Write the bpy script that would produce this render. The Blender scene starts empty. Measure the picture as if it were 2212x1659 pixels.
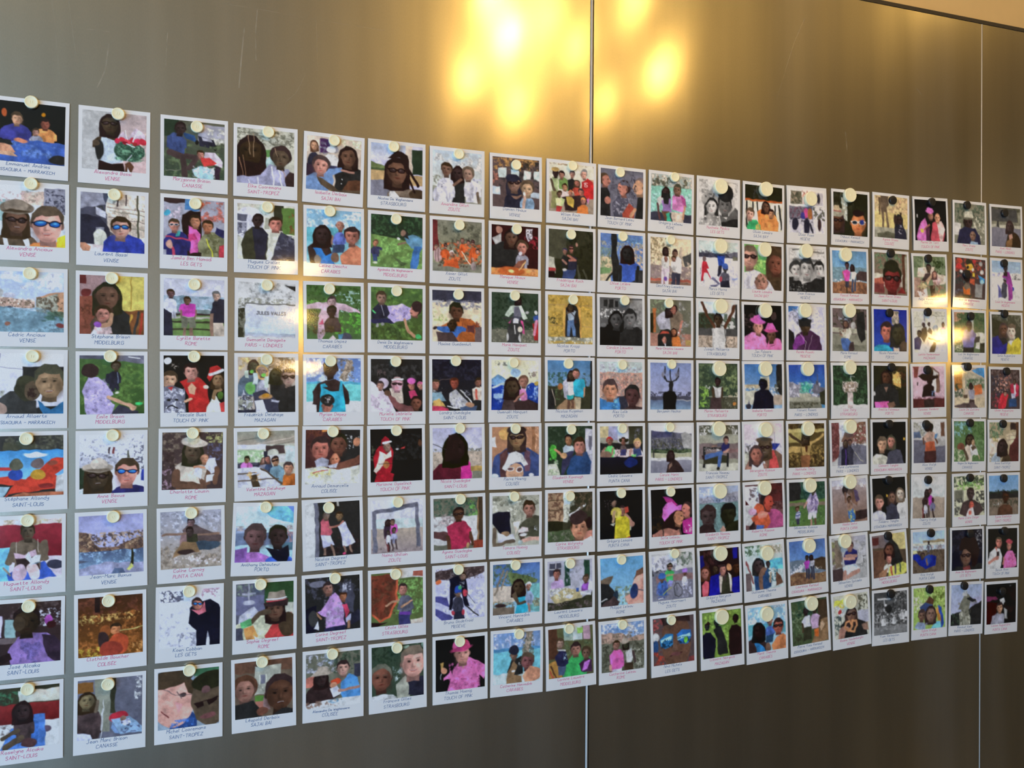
import bpy, math, random
import numpy as np
from mathutils import Matrix, Vector

S = bpy.context.scene
COL = S.collection
CAM_Z = 1.5

# ------------------------------------------------------------------ camera
def camera():
    yaw, pit, rol = map(math.radians, (20.358, .4775, -.0926))
    f = Vector((math.sin(yaw) * math.cos(pit), math.cos(yaw) * math.cos(pit), math.sin(pit)))
    r = Vector((math.cos(yaw), -math.sin(yaw), 0)); u = r.cross(f)
    r, u = math.cos(rol) * r + math.sin(rol) * u, -math.sin(rol) * r + math.cos(rol) * u
    m = Matrix((r, u, -f)).transposed().to_4x4(); m.translation = (0, -1.44571, CAM_Z)
    c = bpy.data.cameras.new('camera'); c.sensor_width = 36; c.lens = 36 * 1860 / 2212
    c.clip_start = .01
    o = bpy.data.objects.new('camera', c); COL.objects.link(o); o.matrix_world = m
    S.camera = o
camera()

# ------------------------------------------------------------------ light
w = bpy.data.worlds.new('world'); S.world = w; w.use_nodes = True
w.node_tree.nodes['Background'].inputs[0].default_value = (.55, .7, 1, 1)
w.node_tree.nodes['Background'].inputs[1].default_value = .6
S.view_settings.view_transform = 'Standard'; S.view_settings.look = 'None'
S.view_settings.exposure = 0.05; S.view_settings.gamma = 1
S.view_settings.use_curve_mapping = False

def area(name, loc, target, sx, sy, power, color):
    l = bpy.data.lights.new(name, 'AREA'); l.shape = 'RECTANGLE'; l.size = sx; l.size_y = sy
    l.energy = power; l.color = color
    o = bpy.data.objects.new(name, l); COL.objects.link(o); o.location = loc
    o.rotation_euler = (Vector(target) - Vector(loc)).to_track_quat('-Z', 'Y').to_euler()
    return o
def bulb(name, loc, power, color, rad):
    l = bpy.data.lights.new(name, 'POINT'); l.energy = power; l.color = color; l.shadow_soft_size = rad
    o = bpy.data.objects.new(name, l); COL.objects.link(o); o.location = loc
    return o
# daylight falling in through the glazed doors of the left wall; the rear area is an added fill
area('left_daylight', (-4.15, -3.4, 1.15), (0, -3.4, 1.15), 4.3, 2.2, 225, (.41, .67, 1))
area('rear_fill', (-3.0, -6.55, 1.15), (-3.0, 0, 1.15), 2.3, 2.2, 170, (.41, .67, 1))
# warm bulbs of the cluster of pendants hanging in front of the wall
WARM = (1, .60, .15)
for p, e in (
    ((0.934, -1.1, 2.626), 5.5),
    ((0.89, -1.15, 2.758), 3.5),
    ((0.786, -1.05, 2.459), 1.6),
    ((0.96, -1.1, 2.409), 1.6),
    ((1.216, -1.2, 2.666), 1.6),
    ((1.437, -1.2, 2.85), 2.2),
    ((1.484, -1.1, 2.579), 3.0),
    ((1.295, -1.15, 2.471), 1.3),
    ((1.056, -1.2, 2.984), 4),
    ((1.127, -1.25, 2.768), 2)):
    bulb('pendant_bulb', p, e * 1.3, WARM, .03)
for x in (-.6, 2.7):  # unseen lamps added to warm the top of the wall
    bulb('warm_top_fill', (x, -1.0, 3.15), 12, WARM, .05)
# two lamps deeper in the room
bulb('far_lamp', (.74, -5.0, 2.03), 20, WARM, .09)
bulb('side_lamp', (4.79, -3.0, 1.89), 17, WARM, .07)

# ------------------------------------------------------------------ helpers
def tag(o, label=None, cat=None, group=None, kind=None):
    if label: o['label'] = label
    if cat: o['category'] = cat
    if group: o['group'] = group
    if kind: o['kind'] = kind
    return o
def obj(name, me, mat=None, parent=None):
    o = bpy.data.objects.new(name, me); COL.objects.link(o)
    if mat and not me.materials: me.materials.append(mat)
    if parent: o.parent = parent
    return o
def mesh(name, v, f, smooth=False):
    me = bpy.data.meshes.new(name); me.from_pydata(v, [], f); me.update()
    if smooth: me.polygons.foreach_set('use_smooth', [True] * len(me.polygons))
    return me
def box(name, a, b, mat, parent=None):
    (x0, y0, z0), (x1, y1, z1) = a, b
    v = [(x, y, z) for x in (x0, x1) for y in (y0, y1) for z in (z0, z1)]
    f = [(0, 1, 3, 2), (4, 6, 7, 5), (0, 4, 5, 1), (2, 3, 7, 6), (0, 2, 6, 4), (1, 5, 7, 3)]
    return obj(name, mesh(name, v, f), mat, parent)

def newmat(name):
    m = bpy.data.materials.new(name); m.use_nodes = True
    return m, m.node_tree.nodes, m.node_tree.links, m.node_tree.nodes['Principled BSDF']
def simple(name, col, rough=.5, metal=0, noise=0, scale=20):
    m, N, L, P = newmat(name)
    P.inputs['Base Color'].default_value = (*col, 1)
    P.inputs['Roughness'].default_value = rough; P.inputs['Metallic'].default_value = metal
    if noise:
        t = N.new('ShaderNodeTexNoise'); t.inputs['Scale'].default_value = scale; t.inputs['Detail'].default_value = 4
        g = N.new('ShaderNodeTexCoord'); L.new(g.outputs['Object'], t.inputs['Vector'])
        r = N.new('ShaderNodeMapRange'); r.inputs[3].default_value = 1 - noise; r.inputs[4].default_value = 1 + noise
        L.new(t.outputs['Fac'], r.inputs[0])
        x = N.new('ShaderNodeVectorMath'); x.operation = 'SCALE'; x.inputs[0].default_value = col
        L.new(r.outputs[0], x.inputs['Scale']); L.new(x.outputs[0], P.inputs['Base Color'])
    return m

def metal_mat():
    m, N, L, P = newmat('brushed_metal')
    tc = N.new('ShaderNodeTexCoord')
    def noise(sc, scale=1, detail=3):
        mp = N.new('ShaderNodeMapping'); mp.inputs['Scale'].default_value = sc
        L.new(tc.outputs['Object'], mp.inputs['Vector'])
        t = N.new('ShaderNodeTexNoise'); t.inputs['Scale'].default_value = scale; t.inputs['Detail'].default_value = detail
        L.new(mp.outputs[0], t.inputs['Vector']); return t.outputs['Fac']
    def rng(f, a, b, c, d):
        r = N.new('ShaderNodeMapRange')
        for i, v in enumerate((a, b, c, d)): r.inputs[i + 1].default_value = v
        L.new(f, r.inputs[0]); return r.outputs[0]
    def math_(op, a, b):
        q = N.new('ShaderNodeMath'); q.operation = op
        for i, v in enumerate((a, b)):
            if isinstance(v, (int, float)): q.inputs[i].default_value = v
            else: L.new(v, q.inputs[i])
        return q.outputs[0]
    streak = noise((14, 1, .9), 1, 5); cloud = noise((1, 1, 1), 2.2, 3)
    grain = noise((700, 1, 260), 1, 2); scr = noise((90, 1, 1.6), 1, 2)
    smear = noise((6, 1, 3), 1.3, 5); stain = rng(noise((5.5, 1, .45), 1, 4), .48, .72, 0, .055)
    hair = rng(scr, .70, .78, 0, 1)
    spot = rng(smear, .70, .8, 0, 1)
    val = math_('ADD', rng(streak, .35, .65, .93, 1.06), rng(cloud, .3, .7, -.04, .04))
    val = math_('ADD', val, rng(grain, .3, .7, -.03, .03))
    x = N.new('ShaderNodeVectorMath'); x.operation = 'SCALE'; x.inputs[0].default_value = (.46, .43, .36)
    L.new(val, x.inputs['Scale'])
    L.new(x.outputs[0], P.inputs['Base Color'])
    P.inputs['Metallic'].default_value = 1
    ro = math_('ADD', rng(streak, .3, .7, .14, .19), rng(grain, .3, .7, -.02, .02))
    ro = math_('ADD', ro, math_('MULTIPLY', hair, .05)); ro = math_('ADD', ro, math_('MULTIPLY', spot, .06))
    L.new(ro, P.inputs['Roughness'])
    P.inputs['Anisotropic'].default_value = .5
    tg = N.new('ShaderNodeCombineXYZ'); tg.inputs[2].default_value = 1
    L.new(tg.outputs[0], P.inputs['Tangent'])
    bp = N.new('ShaderNodeBump'); bp.inputs['Strength'].default_value = .05; bp.inputs['Distance'].default_value = .0004
    L.new(grain, bp.inputs['Height']); L.new(bp.outputs[0], P.inputs['Normal'])
    # a broad second lobe: dust and wear on the sheet scatter part of the reflection
    g2 = N.new('ShaderNodeBsdfGlossy'); g2.inputs['Roughness'].default_value = .40
    L.new(x.outputs[0], g2.inputs['Color'])
    df = N.new('ShaderNodeBsdfDiffuse'); df.inputs['Color'].default_value = (.5, .48, .44, 1)
    mx = N.new('ShaderNodeMixShader'); mx.inputs[0].default_value = .52
    out = N['Material Output']
    L.new(P.outputs[0], mx.inputs[1]); L.new(g2.outputs[0], mx.inputs[2])
    m2 = N.new('ShaderNodeMixShader')
    L.new(math_('ADD', stain, math_('MULTIPLY', math_('MAXIMUM', math_('MULTIPLY', hair, .5), spot), .07)), m2.inputs[0])
    L.new(mx.outputs[0], m2.inputs[1]); L.new(df.outputs[0], m2.inputs[2])
    L.new(m2.outputs[0], out.inputs['Surface'])
    return m

M = {}
M['metal'] = metal_mat()
M['plaster'] = simple('ochre_plaster', (.55, .385, .165), .85, 0, .05, 30)
M['walls'] = simple('cream_wall', (.50, .39, .23), .9, 0, .05, 6)
M['ceiling'] = simple('ceiling_paint', (.42, .33, .20), .9, 0, .03, 5)
M['floor'] = simple('dark_floor', (.085, .092, .103), .32, 0, .15, 6)
M['bead'] = simple('steel_bead', (.80, .80, .78), .35, .35, .06, 60)
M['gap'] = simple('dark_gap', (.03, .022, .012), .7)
M['cream'] = simple('cream_plastic', (.90, .85, .57), .42, 0, .03, 200)
M['black'] = simple('black_plastic', (.012, .012, .013), .45, 0, .1, 200)
M['pink'] = simple('pink_ink', (.66, .09, .27), .4)
M['blue'] = simple('blue_ink', (.06, .14, .33), .4)

def peel(N, L, P, g):
    # faint orange peel of glossy photo paper
    n = N.new('ShaderNodeTexNoise'); n.inputs['Scale'].default_value = 420; n.inputs['Detail'].default_value = 2
    L.new(g.outputs['Object'], n.inputs['Vector'])
    b = N.new('ShaderNodeBump'); b.inputs['Strength'].default_value = .35; b.inputs['Distance'].default_value = .00006
    L.new(n.outputs['Fac'], b.inputs['Height']); L.new(b.outputs[0], P.inputs['Normal'])
def paper_mat():
    m, N, L, P = newmat('photo_paper')
    P.inputs['Base Color'].default_value = (.80, .80, .805, 1); P.inputs['Roughness'].default_value = .085
    g = N.new('ShaderNodeTexCoord'); peel(N, L, P, g)
    t = N.new('ShaderNodeTexNoise'); t.inputs['Scale'].default_value = 40; L.new(g.outputs['Object'], t.inputs['Vector'])
    r = N.new('ShaderNodeMapRange'); r.inputs[3].default_value = .98; r.inputs[4].default_value = 1.02; L.new(t.outputs['Fac'], r.inputs[0])
    x = N.new('ShaderNodeVectorMath'); x.operation = 'SCALE'; x.inputs[0].default_value = (.80, .80, .805)
    L.new(r.outputs[0], x.inputs['Scale']); L.new(x.outputs[0], P.inputs['Base Color'])
    return m
M['paper'] = paper_mat()
def print_mat():
    m, N, L, P = newmat('glossy_print')
    a = N.new('ShaderNodeAttribute'); a.attribute_name = 'ink'
    t = N.new('ShaderNodeTexNoise'); t.inputs['Scale'].default_value = 1500; t.inputs['Detail'].default_value = 1
    g = N.new('ShaderNodeTexCoord'); L.new(g.outputs['Object'], t.inputs['Vector'])
    r = N.new('ShaderNodeMapRange'); r.inputs[1].default_value = .3; r.inputs[2].default_value = .7
    r.inputs[3].default_value = .9; r.inputs[4].default_value = 1.1
    L.new(t.outputs['Fac'], r.inputs[0])
    x = N.new('ShaderNodeVectorMath'); x.operation = 'SCALE'
    L.new(a.outputs['Color'], x.inputs[0]); L.new(r.outputs[0], x.inputs['Scale'])
    L.new(x.outputs[0], P.inputs['Base Color'])
    P.inputs['Roughness'].default_value = .075
    peel(N, L, P, g)
    return m
M['print'] = print_mat()

def scratch_mat():
    m, N, L, P = newmat('scratched_metal')
    P.inputs['Base Color'].default_value = (.62, .58, .48, 1); P.inputs['Roughness'].default_value = .6; P.inputs['Metallic'].default_value = .3
    g = N.new('ShaderNodeTexCoord'); n = N.new('ShaderNodeTexNoise'); n.inputs['Scale'].default_value = 90; L.new(g.outputs['Object'], n.inputs['Vector'])
    r = N.new('ShaderNodeMapRange'); r.inputs[1].default_value = .35; r.inputs[2].default_value = .75; r.inputs[3].default_value = .02; r.inputs[4].default_value = .32
    L.new(n.outputs['Fac'], r.inputs[0]); L.new(r.outputs[0], P.inputs['Alpha'])
    return m
M['scratch'] = scratch_mat()

# ------------------------------------------------------------------ the room
SCRATCHES = [(1.0, [(-0.1509, 2.0507), (-0.1401, 2.0509)]), (1.3, [(-0.1299, 2.0516), (-0.1202, 2.0509)]), (0.7, [(-0.0034, 2.067), (-0.002, 2.054)]), (0.5, [(0.0158, 2.1206), (0.1006, 2.1196), (0.2042, 2.1162), (0.3053, 2.1146)]), (0.5, [(0.1913, 2.1181), (0.1936, 2.0415), (0.1982, 1.9573)]), (1.6, [(0.0977, 2.1192), (0.0948, 2.0811), (0.0956, 2.0362)]), (0.5, [(-0.1986, 2.0877), (-0.1935, 2.0397), (-0.1877, 1.9707)]), (0.5, [(-0.1762, 2.0912), (-0.1685, 2.0292), (-0.1634, 1.9948)]), (1.8, [(1.1801, 2.266), (1.1543, 2.2146), (1.1357, 2.1646)]), (0.8, [(1.1357, 2.1646), (1.1218, 2.1251), (1.1058, 2.0807)]), (1.6, [(1.4119, 2.2008), (1.413, 2.1829)]), (2.6, [(1.4759, 2.1586), (1.4849, 2.1516), (1.4914, 2.1443)]), (3.5, [(1.2831, 2.0436), (1.2877, 2.0032)]), (0.5, [(1.0901, 2.0977), (1.1411, 2.0971)]), (2.2, [(0.0776, 2.0862), (0.0734, 2.0407), (0.0692, 1.9879)]), (1.2, [(-0.0373, 2.0621), (-0.0399, 2.0109)]), (0.5, [(0.3197, 1.9723), (0.3261, 1.9603)]), (0.4, [(0.8621, 2.1038), (0.8857, 2.1023)]), (2.0, [(-0.1208, 2.0323), (-0.1253, 1.9927), (-0.1367, 1.9629)]), (0.6, [(0.1741, 2.0236), (0.1592, 1.9912), (0.1385, 1.9697)]), (0.4, [(1.3745, 2.0918), (1.4508, 2.0982)])]
def room():
    X0, X1, Y0 = -4.2, 6.6, -6.6
    tag(box('floor', (X0, Y0, -.1), (X1, .1, 0), M['floor']), kind='structure')
    tag(box('ceiling', (X0, Y0, 3.5), (X1, .1, 3.6), M['ceiling']), kind='structure')
    tag(box('wall_right', (X1, Y0 - .1, 0), (X1 + .1, .1, 3.5), M['walls']), kind='structure')
    # glazed doors to the daylight in the left wall; an opening added in the rear wall for its fill
    wl = bpy.data.objects.new('wall_left', None); COL.objects.link(wl); tag(wl, kind='structure')
    for a, b in (((X0 - .1, Y0 - .1, 0), (X0, .1, .05)), ((X0 - .1, Y0 - .1, 2.3), (X0, .1, 3.5)),
                 ((X0 - .1, Y0 - .1, .05), (X0, -5.6, 2.3)), ((X0 - .1, -1.2, .05), (X0, .1, 2.3))):
        box('wall_section', a, b, M['walls'], wl)
    wr = bpy.data.objects.new('wall_rear', None); COL.objects.link(wr); tag(wr, kind='structure')
    for a, b in (((X0, Y0 - .1, 0), (-1.8, Y0, .05)), ((X0, Y0 - .1, 2.3), (-1.8, Y0, 3.5)), ((-1.8, Y0 - .1, 0), (X1, Y0, 3.5))):
        box('wall_section', a, b, M['walls'], wr)
    wb = box('wall_front', (X0, .012, 0), (X1, .1, 3.5), M['plaster']); tag(wb, kind='structure')
    # three metal sheets, seams very slightly out of plumb as on the wall
    top, bot = CAM_Z + .8265, .02
    def sx(x0, z0, x1, z1): return lambda z: x0 + (x1 - x0) * (z - CAM_Z - z0) / (z1 - z0)
    s1, s2 = sx(.69727, .72843, .68173, -.6946), sx(1.66932, .8266, 1.64795, -.8426)
    def sheet(e0, e1):
        v = []
        for y in (0, .012):
            for z in (bot, top):
                v += [(e0(z), y, z), (e1(z), y, z)]
        f = [(0, 1, 3, 2), (5, 4, 6, 7), (0, 4, 5, 1), (2, 3, 7, 6), (0, 2, 6, 4), (1, 5, 7, 3)]
        obj('metal_panel', mesh('metal_panel', v, f), M['metal'], wb)
    g1, g2 = .0038, .0019
    sheet(lambda z: X0, lambda z: s1(z) - g1)
    sheet(lambda z: s1(z) + g1, lambda z: s2(z) - g2)
    sheet(lambda z: s2(z) + g2, lambda z: 6.6)
    box('dark_top_strip', (X0, -.0012, top + .0005), (X1, .012, top + .0085), M['gap'], wb)  # dark brown strip along the top edge of the sheets
    # pale scratches and rub marks on the sheets
    v, f = [], []
    for wd, pl in SCRATCHES:
        for (x0, z0), (x1, z1) in zip(pl[:-1], pl[1:]):
            d = math.hypot(x1 - x0, z1 - z0); nx, nz = -(z1 - z0) / d * wd * .0005, (x1 - x0) / d * wd * .0005; k = len(v)
            v += [(x0 - nx, -.00015, z0 - nz), (x1 - nx, -.00015, z1 - nz), (x1 + nx, -.00015, z1 + nz), (x0 + nx, -.00015, z0 + nz)]
            f.append((k, k + 1, k + 2, k + 3))
    tag(obj('scratch_marks', mesh('scratch_marks', v, f), M['scratch'], wb), kind='stuff')
    # seam profiles: a steel bead in a dark groove, and a thin steel strip
    def bead(name, s, rad, flat, gap):
        v, f = [], []; n = 9
        for z in (bot, top):
            for k in range(n):
                a = math.pi * k / (n - 1)
                v.append((s(z) - rad * math.cos(a), .003 - flat * math.sin(a), z))
        for k in range(n - 1): f.append((k, k + 1, n + k + 1, n + k))
        f.append(tuple(range(n))[::-1]); f.append(tuple(range(n, 2 * n))); f.append((0, n, 2 * n - 1, n - 1))
        o = obj(name, mesh(name, v, f, True), M['bead']); tag(o, kind='structure')
        v = []
        for z in (bot, top): v += [(s(z) - gap, .0075, z), (s(z) + gap, .0075, z), (s(z) + gap, .0115, z), (s(z) - gap, .0115, z)]
        obj('groove', mesh('groove', v, [(0, 1, 2, 3), (7, 6, 5, 4), (0, 4, 5, 1), (1, 5, 6, 2), (2, 6, 7, 3), (3, 7, 4, 0)]), M['gap'], o)
    bead('trim_1', s1, .0025, .0042, g1)
    bead('trim_2', s2, .0016, .0036, g2)
room()

# ------------------------------------------------------------------ stroke lettering
GL = {'A': '02 28 42|14 34', 'B': '02 08 28 37 36 25 05|25 34 33 22 02', 'C': '47 38 18 07 03 12 32 43', 'D': '02 08 28 46 44 22 02',
 'E': '38 08 02 32|05 25', 'F': '38 08 02|05 25', 'G': '47 38 18 07 03 12 32 43 45 25', 'H': '02 08|42 48|05 45', 'I': '02 08',
 'J': '18 48|38 33 22 12 03', 'K': '02 08|48 05 42', 'L': '08 02 32', 'M': '02 08 25 48 42', 'N': '02 08 42 48',
 'O': '18 07 03 12 32 43 47 38 18', 'P': '02 08 28 37 36 25 05', 'Q': '18 07 03 12 32 43 47 38 18|24 41', 'R': '02 08 28 37 36 25 05|15 42',
 'S': '37 28 18 07 06 15 25 34 33 22 12 03', 'T': '08 48|28 22', 'U': '08 03 12 32 43 48', 'V': '08 22 48', 'W': '08 12 25 32 48',
 'X': '02 48|08 42', 'Y': '08 25 48|25 22', 'Z': '08 48 02 42', 'a': '35 15 04 03 12 22 33|35 32', 'b': '08 02 22 33 34 25 05',
 'c': '35 15 04 03 12 32', 'd': '38 32 12 03 04 15 35', 'e': '04 34 25 15 04 03 12 32', 'f': '38 28 17 12|05 25',
 'g': '35 15 04 03 12 32|35 31 20 00', 'h': '08 02|04 15 25 34 32', 'i': '05 02|07 08', 'j': '15 11 00|17 18', 'k': '08 02|35 04 32',
 'l': '08 03 12', 'm': '05 02|04 15 24 22|24 35 44 42', 'n': '05 02|04 15 25 34 32', 'o': '15 04 03 12 22 33 34 25 15',
 'p': '05 00|05 25 34 33 22 02', 'q': '35 15 04 03 12 32|35 30', 'r': '05 02|04 15 25', 's': '35 15 04 33 22 02', 't': '17 13 22 32|05 25',
 'u': '05 03 12 22 33|35 32', 'v': '05 12 25', 'w': '05 12 24 32 45', 'x': '05 32|35 02', 'y': '05 13 23 35|35 31 20 00', 'z': '05 35 02 32',
 '-': '05 35', '1': '17 28 22', '5': '38 08 05 25 34 33 22 02'}
for a, b, c in (('é', 'e', '|16 27'), ('è', 'e', '|16 07'), ('ë', 'e', '|07 08|27 28'), ('î', 'i', ''), ('ï', 'i', ''), ('ç', 'c', '|12 11'),
                ('É', 'E', '|18 39'), ('È', 'E', '|19 28'), ('Ï', 'I', '')): GL[a] = GL[b] + c
def strokes(text):
    """polylines of a line of lettering, unit = one grid step, baseline 2"""
    out, x = [], 0
    for ch in text:
        if ch == ' ': x += 3.4; continue
        g = GL[ch]; wmax = 0
        for pl in g.split('|'):
            p = [(int(t[0]), int(t[1])) for t in pl.split()]
            wmax = max(wmax, max(q[0] for q in p)); out.append([(x + a, b) for a, b in p])
        x += wmax + 1.5
    return out, x - 1.5

# ------------------------------------------------------------------ painting the pictures
def smooth_noise(rs, n, cells):
    k = max(2, int(cells) + 2); g = rs.rand(k, k)
    t = np.linspace(0, k - 1.001, n); i = t.astype(int); f = t - i; f = f * f * (3 - 2 * f)
    a = g[i] * (1 - f)[:, None] + g[i + 1] * f[:, None]
    return a[:, i] * (1 - f) + a[:, i + 1] * f
def hexc(h): return np.array([int(c, 16) / 15 for c in h])

class Pic:
    def __init__(s, n, seed):
        s.n = n; s.rs = np.random.RandomState(seed)
        t = np.linspace(0, 100, n); s.X, s.Y = np.meshgrid(t, t)
        wx = smooth_noise(s.rs, n, 9) - .5; wy = smooth_noise(s.rs, n, 9) - .5
        s.X0, s.Y0 = s.X, s.Y
        s.X = s.X + wx * 3.0; s.Y = s.Y + wy * 3.0
        s.px = 100 / n; s.im = np.zeros((n, n, 3)) + .8
    def put(s, cov, c, shade=.16, cells=8):
        if shade:
            q = smooth_noise(s.rs, s.n, cells) * .6 + smooth_noise(s.rs, s.n, cells * 2.7) * .3 + smooth_noise(s.rs, s.n, cells * 6) * .2
            c = c * (1 + shade * 2.8 * (q - .55))[..., None]
        s.im = s.im * (1 - cov[..., None]) + cov[..., None] * c
    def aa(s, d): return np.clip(.5 - d / (s.px * 1.3), 0, 1)
    def soft(s, x, y, rx, ry, c, al):
        d = ((s.X - x) / rx) ** 2 + ((s.Y - y) / ry) ** 2
        s.put(al * np.exp(-d * 1.6), c, 0)
    def ell(s, x, y, rx, ry, c, rot=0, shade=.16):
        a = math.radians(rot); dx, dy = s.X - x, s.Y - y
        u = (dx * math.cos(a) + dy * math.sin(a)) / rx; v = (-dx * math.sin(a) + dy * math.cos(a)) / ry
        s.put(s.aa((np.hypot(u, v) - 1) * min(rx, ry)), c, shade)
    def poly(s, pts, c, shade=.16, soft=0):
        p = np.array(pts, float); d2 = np.full(s.X.shape, 1e9); ins = np.zeros(s.X.shape, bool)
        for i in range(len(p)):
            a, b = p[i - 1], p[i]; e = b - a; wx, wy = s.X - a[0], s.Y - a[1]
            t = np.clip((wx * e[0] + wy * e[1]) / max(e @ e, 1e-6), 0, 1)
            d2 = np.minimum(d2, (wx - t * e[0]) ** 2 + (wy - t * e[1]) ** 2)
            cr = (a[1] <= s.Y) != (b[1] <= s.Y)
            if abs(e[1]) > 1e-9: ins ^= cr & (s.X < a[0] + (s.Y - a[1]) / e[1] * e[0])
        d = np.sqrt(d2); s.put(s.aa(np.where(ins, -d, d) - soft), c, shade)
    def line(s, pts, wd, c, shade=.1, X=None, Y=None):
        X = s.X if X is None else X; Y = s.Y if Y is None else Y
        d2 = np.full(X.shape, 1e9)
        for a, b in zip(pts[:-1], pts[1:]):
            e = (b[0] - a[0], b[1] - a[1]); wx, wy = X - a[0], Y - a[1]
            t = np.clip((wx * e[0] + wy * e[1]) / max(e[0] ** 2 + e[1] ** 2, 1e-6), 0, 1)
            d2 = np.minimum(d2, (wx - t * e[0]) ** 2 + (wy - t * e[1]) ** 2)
        s.put(s.aa(np.sqrt(d2) - wd / 2), c, shade)
    def noise(s, x0, y0, x1, y1, c, size, amt):
        f = smooth_noise(s.rs, s.n, 90 / size) * .45 + smooth_noise(s.rs, s.n, 170 / size) * .3 + smooth_noise(s.rs, s.n, min(330 / size, s.n / 2)) * .25
        m = (s.X > x0) & (s.X < x1) & (s.Y > y0) & (s.Y < y1)
        if not m.any(): return
        th = np.quantile(f[m], 1 - amt)
        ex = np.minimum(np.minimum(s.X - x0 + .01, x1 - s.X), np.minimum(s.Y - y0 + .01, y1 - s.Y)) if 1 else 0
        fall = np.clip(ex / 4 + np.where((x0 <= 0) | (x1 >= 100) | (y0 <= 0) | (y1 >= 100), .55, .2), 0, 1)
        s.put(m * np.clip((f - th) / .16 + .4, 0, 1) * fall * .8, c, .35, 24)
    def head(s, x, y, r, sk, hr, st):
        dark = sk * .62
        if 'w' in st:
            s.ell(x, y + r * .15, r * 1.0, r * 1.12, hr); s.poly([(x - r, y), (x - r * 1.05, y + r * 1.45), (x - r * .4, y + r * 1.55), (x + r * .5, y + r * 1.5), (x + r * 1.02, y + r * 1.35), (x + r, y)], hr)
        if 'c' in st: s.ell(x, y - r * .18, r * 1.0, r * .98, hr)
        if 'B' in st: s.ell(x, y, r * .85, r, hr); return
        s.poly([(x - r * .36, y + r * .5), (x + r * .36, y + r * .5), (x + r * .42, y + r * 1.25), (x - r * .42, y + r * 1.25)], dark)
        if 'L' in st or 'R' in st:
            k = -1 if 'L' in st else 1
            s.ell(x - k * r * .12, y - r * .1, r * .86, r * .95, hr); s.ell(x + k * r * .16, y + r * .12, r * .66, r * .86, sk)
            s.poly([(x + k * r * .7, y - r * .1), (x + k * r * 1.0, y + r * .22), (x + k * r * .7, y + r * .3)], sk)
            s.ell(x - k * r * .4, y + r * .1, r * .14, r * .22, dark); s.ell(x + k * r * .52, y - r * .06, r * .12, r * .07, dark * .5)
            s.line([(x + k * r * .45, y + r * .52), (x + k * r * .75, y + r * .5)], r * .1, dark * .6); return
        s.ell(x - r * .72, y + r * .08, r * .14, r * .22, dark); s.ell(x + r * .72, y + r * .08, r * .14, r * .22, dark)
        if 'm' in st or 'a' in st: s.ell(x, y - r * .2, r * .82, r * .84, hr)
        s.ell(x, y + r * .08, r * .72, r * .92, sk)
        lit = s.rs.choice([-1, 1]); hi = np.minimum(sk * 1.2 + .04, 1)
        s.soft(x + lit * r * .55, y + r * .3, r * .3, r * .75, sk * .6, .75); s.soft(x, y + r * .9, r * .5, r * .2, sk * .6, .6)
        s.soft(x - lit * r * .2, y - r * .3, r * .34, r * .22, hi, .7); s.soft(x - lit * r * .32, y + r * .25, r * .22, r * .22, hi, .6)
        if r > 5 and not any(q in st for q in 'gzo'):
            for k in (-1, 1):
                s.soft(x + k * r * .3, y - r * .04, r * .2, r * .13, sk * .5, .7)
                if r > 11: s.ell(x + k * r * .29, y - r * .01, r * .09, r * .045, sk * .2, 0, 0); s.line([(x + k * r * .16, y - r * .17), (x + k * r * .44, y - r * .19)], r * .05, hr * .5 + sk * .35, 0)
        if r > 5:
            s.soft(x + lit * r * .1, y + r * .26, r * .1, r * .2, sk * .66, .8); s.soft(x, y + r * .36, r * .16, r * .06, sk * .55, .7); s.soft(x - lit * r * .03, y + r * .2, r * .06, r * .18, hi, .7)
            lip = sk * np.array([.78, .5, .5])
            if 's' in st:
                s.poly([(x - r * .26, y + r * .52), (x + r * .26, y + r * .52), (x + r * .12, y + r * .65), (x - r * .12, y + r * .65)], lip, 0); s.line([(x - r * .17, y + r * .56), (x + r * .17, y + r * .56)], r * .05, sk * .3 + .5, 0)
            else: s.soft(x, y + r * .56, r * .26, r * .07, lip, .95)
        if 'm' in st:
            s.poly([(x - r * .8, y + r * .06), (x - r * .8, y - r * .55), (x - r * .3, y - r * 1.02), (x + r * .4, y - r * 1.02), (x + r * .82, y - r * .5), (x + r * .8, y + r * .06), (x + r * .66, y - r * .2), (x + r * .56, y - r * .48), (x + r * .1, y - r * .42), (x - r * .3, y - r * .52), (x - r * .6, y - r * .36), (x - r * .68, y - r * .1)], hr)
        if 'a' in st or 'w' in st or 'c' in st:
            s.poly([(x - r * .78, y - r * .05), (x - r * .76, y - r * .6), (x - r * .3, y - r * 1.02), (x + r * .3, y - r * 1.02), (x + r * .76, y - r * .6), (x + r * .78, y - r * .05), (x + r * .6, y - r * .4), (x + r * .3, y - r * .64), (x - r * .3, y - r * .64), (x - r * .62, y - r * .4)], hr)
        gl = {'g': ('100', '322'), 'z': ('112', '15b'), 'o': ('eee', '123')}
        for q in gl:
            if q in st:
                fr, le = hexc(gl[q][0]) * (.92), hexc(gl[q][1])
                s.line([(x - r * .72, y - r * .08), (x + r * .72, y - r * .08)], r * .1, fr, 0)
                for k in (-1, 1):
                    s.ell(x + k * r * .35, y - r * .01, r * .31, r * .2, fr, k * 5, 0)
                    s.ell(x + k * r * .35, y - r * .01, r * .25, r * .145, le, k * 5, .3)
                    if q == 'z': s.soft(x + k * r * .35, y - r * .06, r * .2, r * .07, hexc('5bd'), .9)
                    if q == 'g' and r > 8: s.soft(x + k * r * .28, y - r * .06, r * .1, r * .05, hexc('988'), .5)
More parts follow.
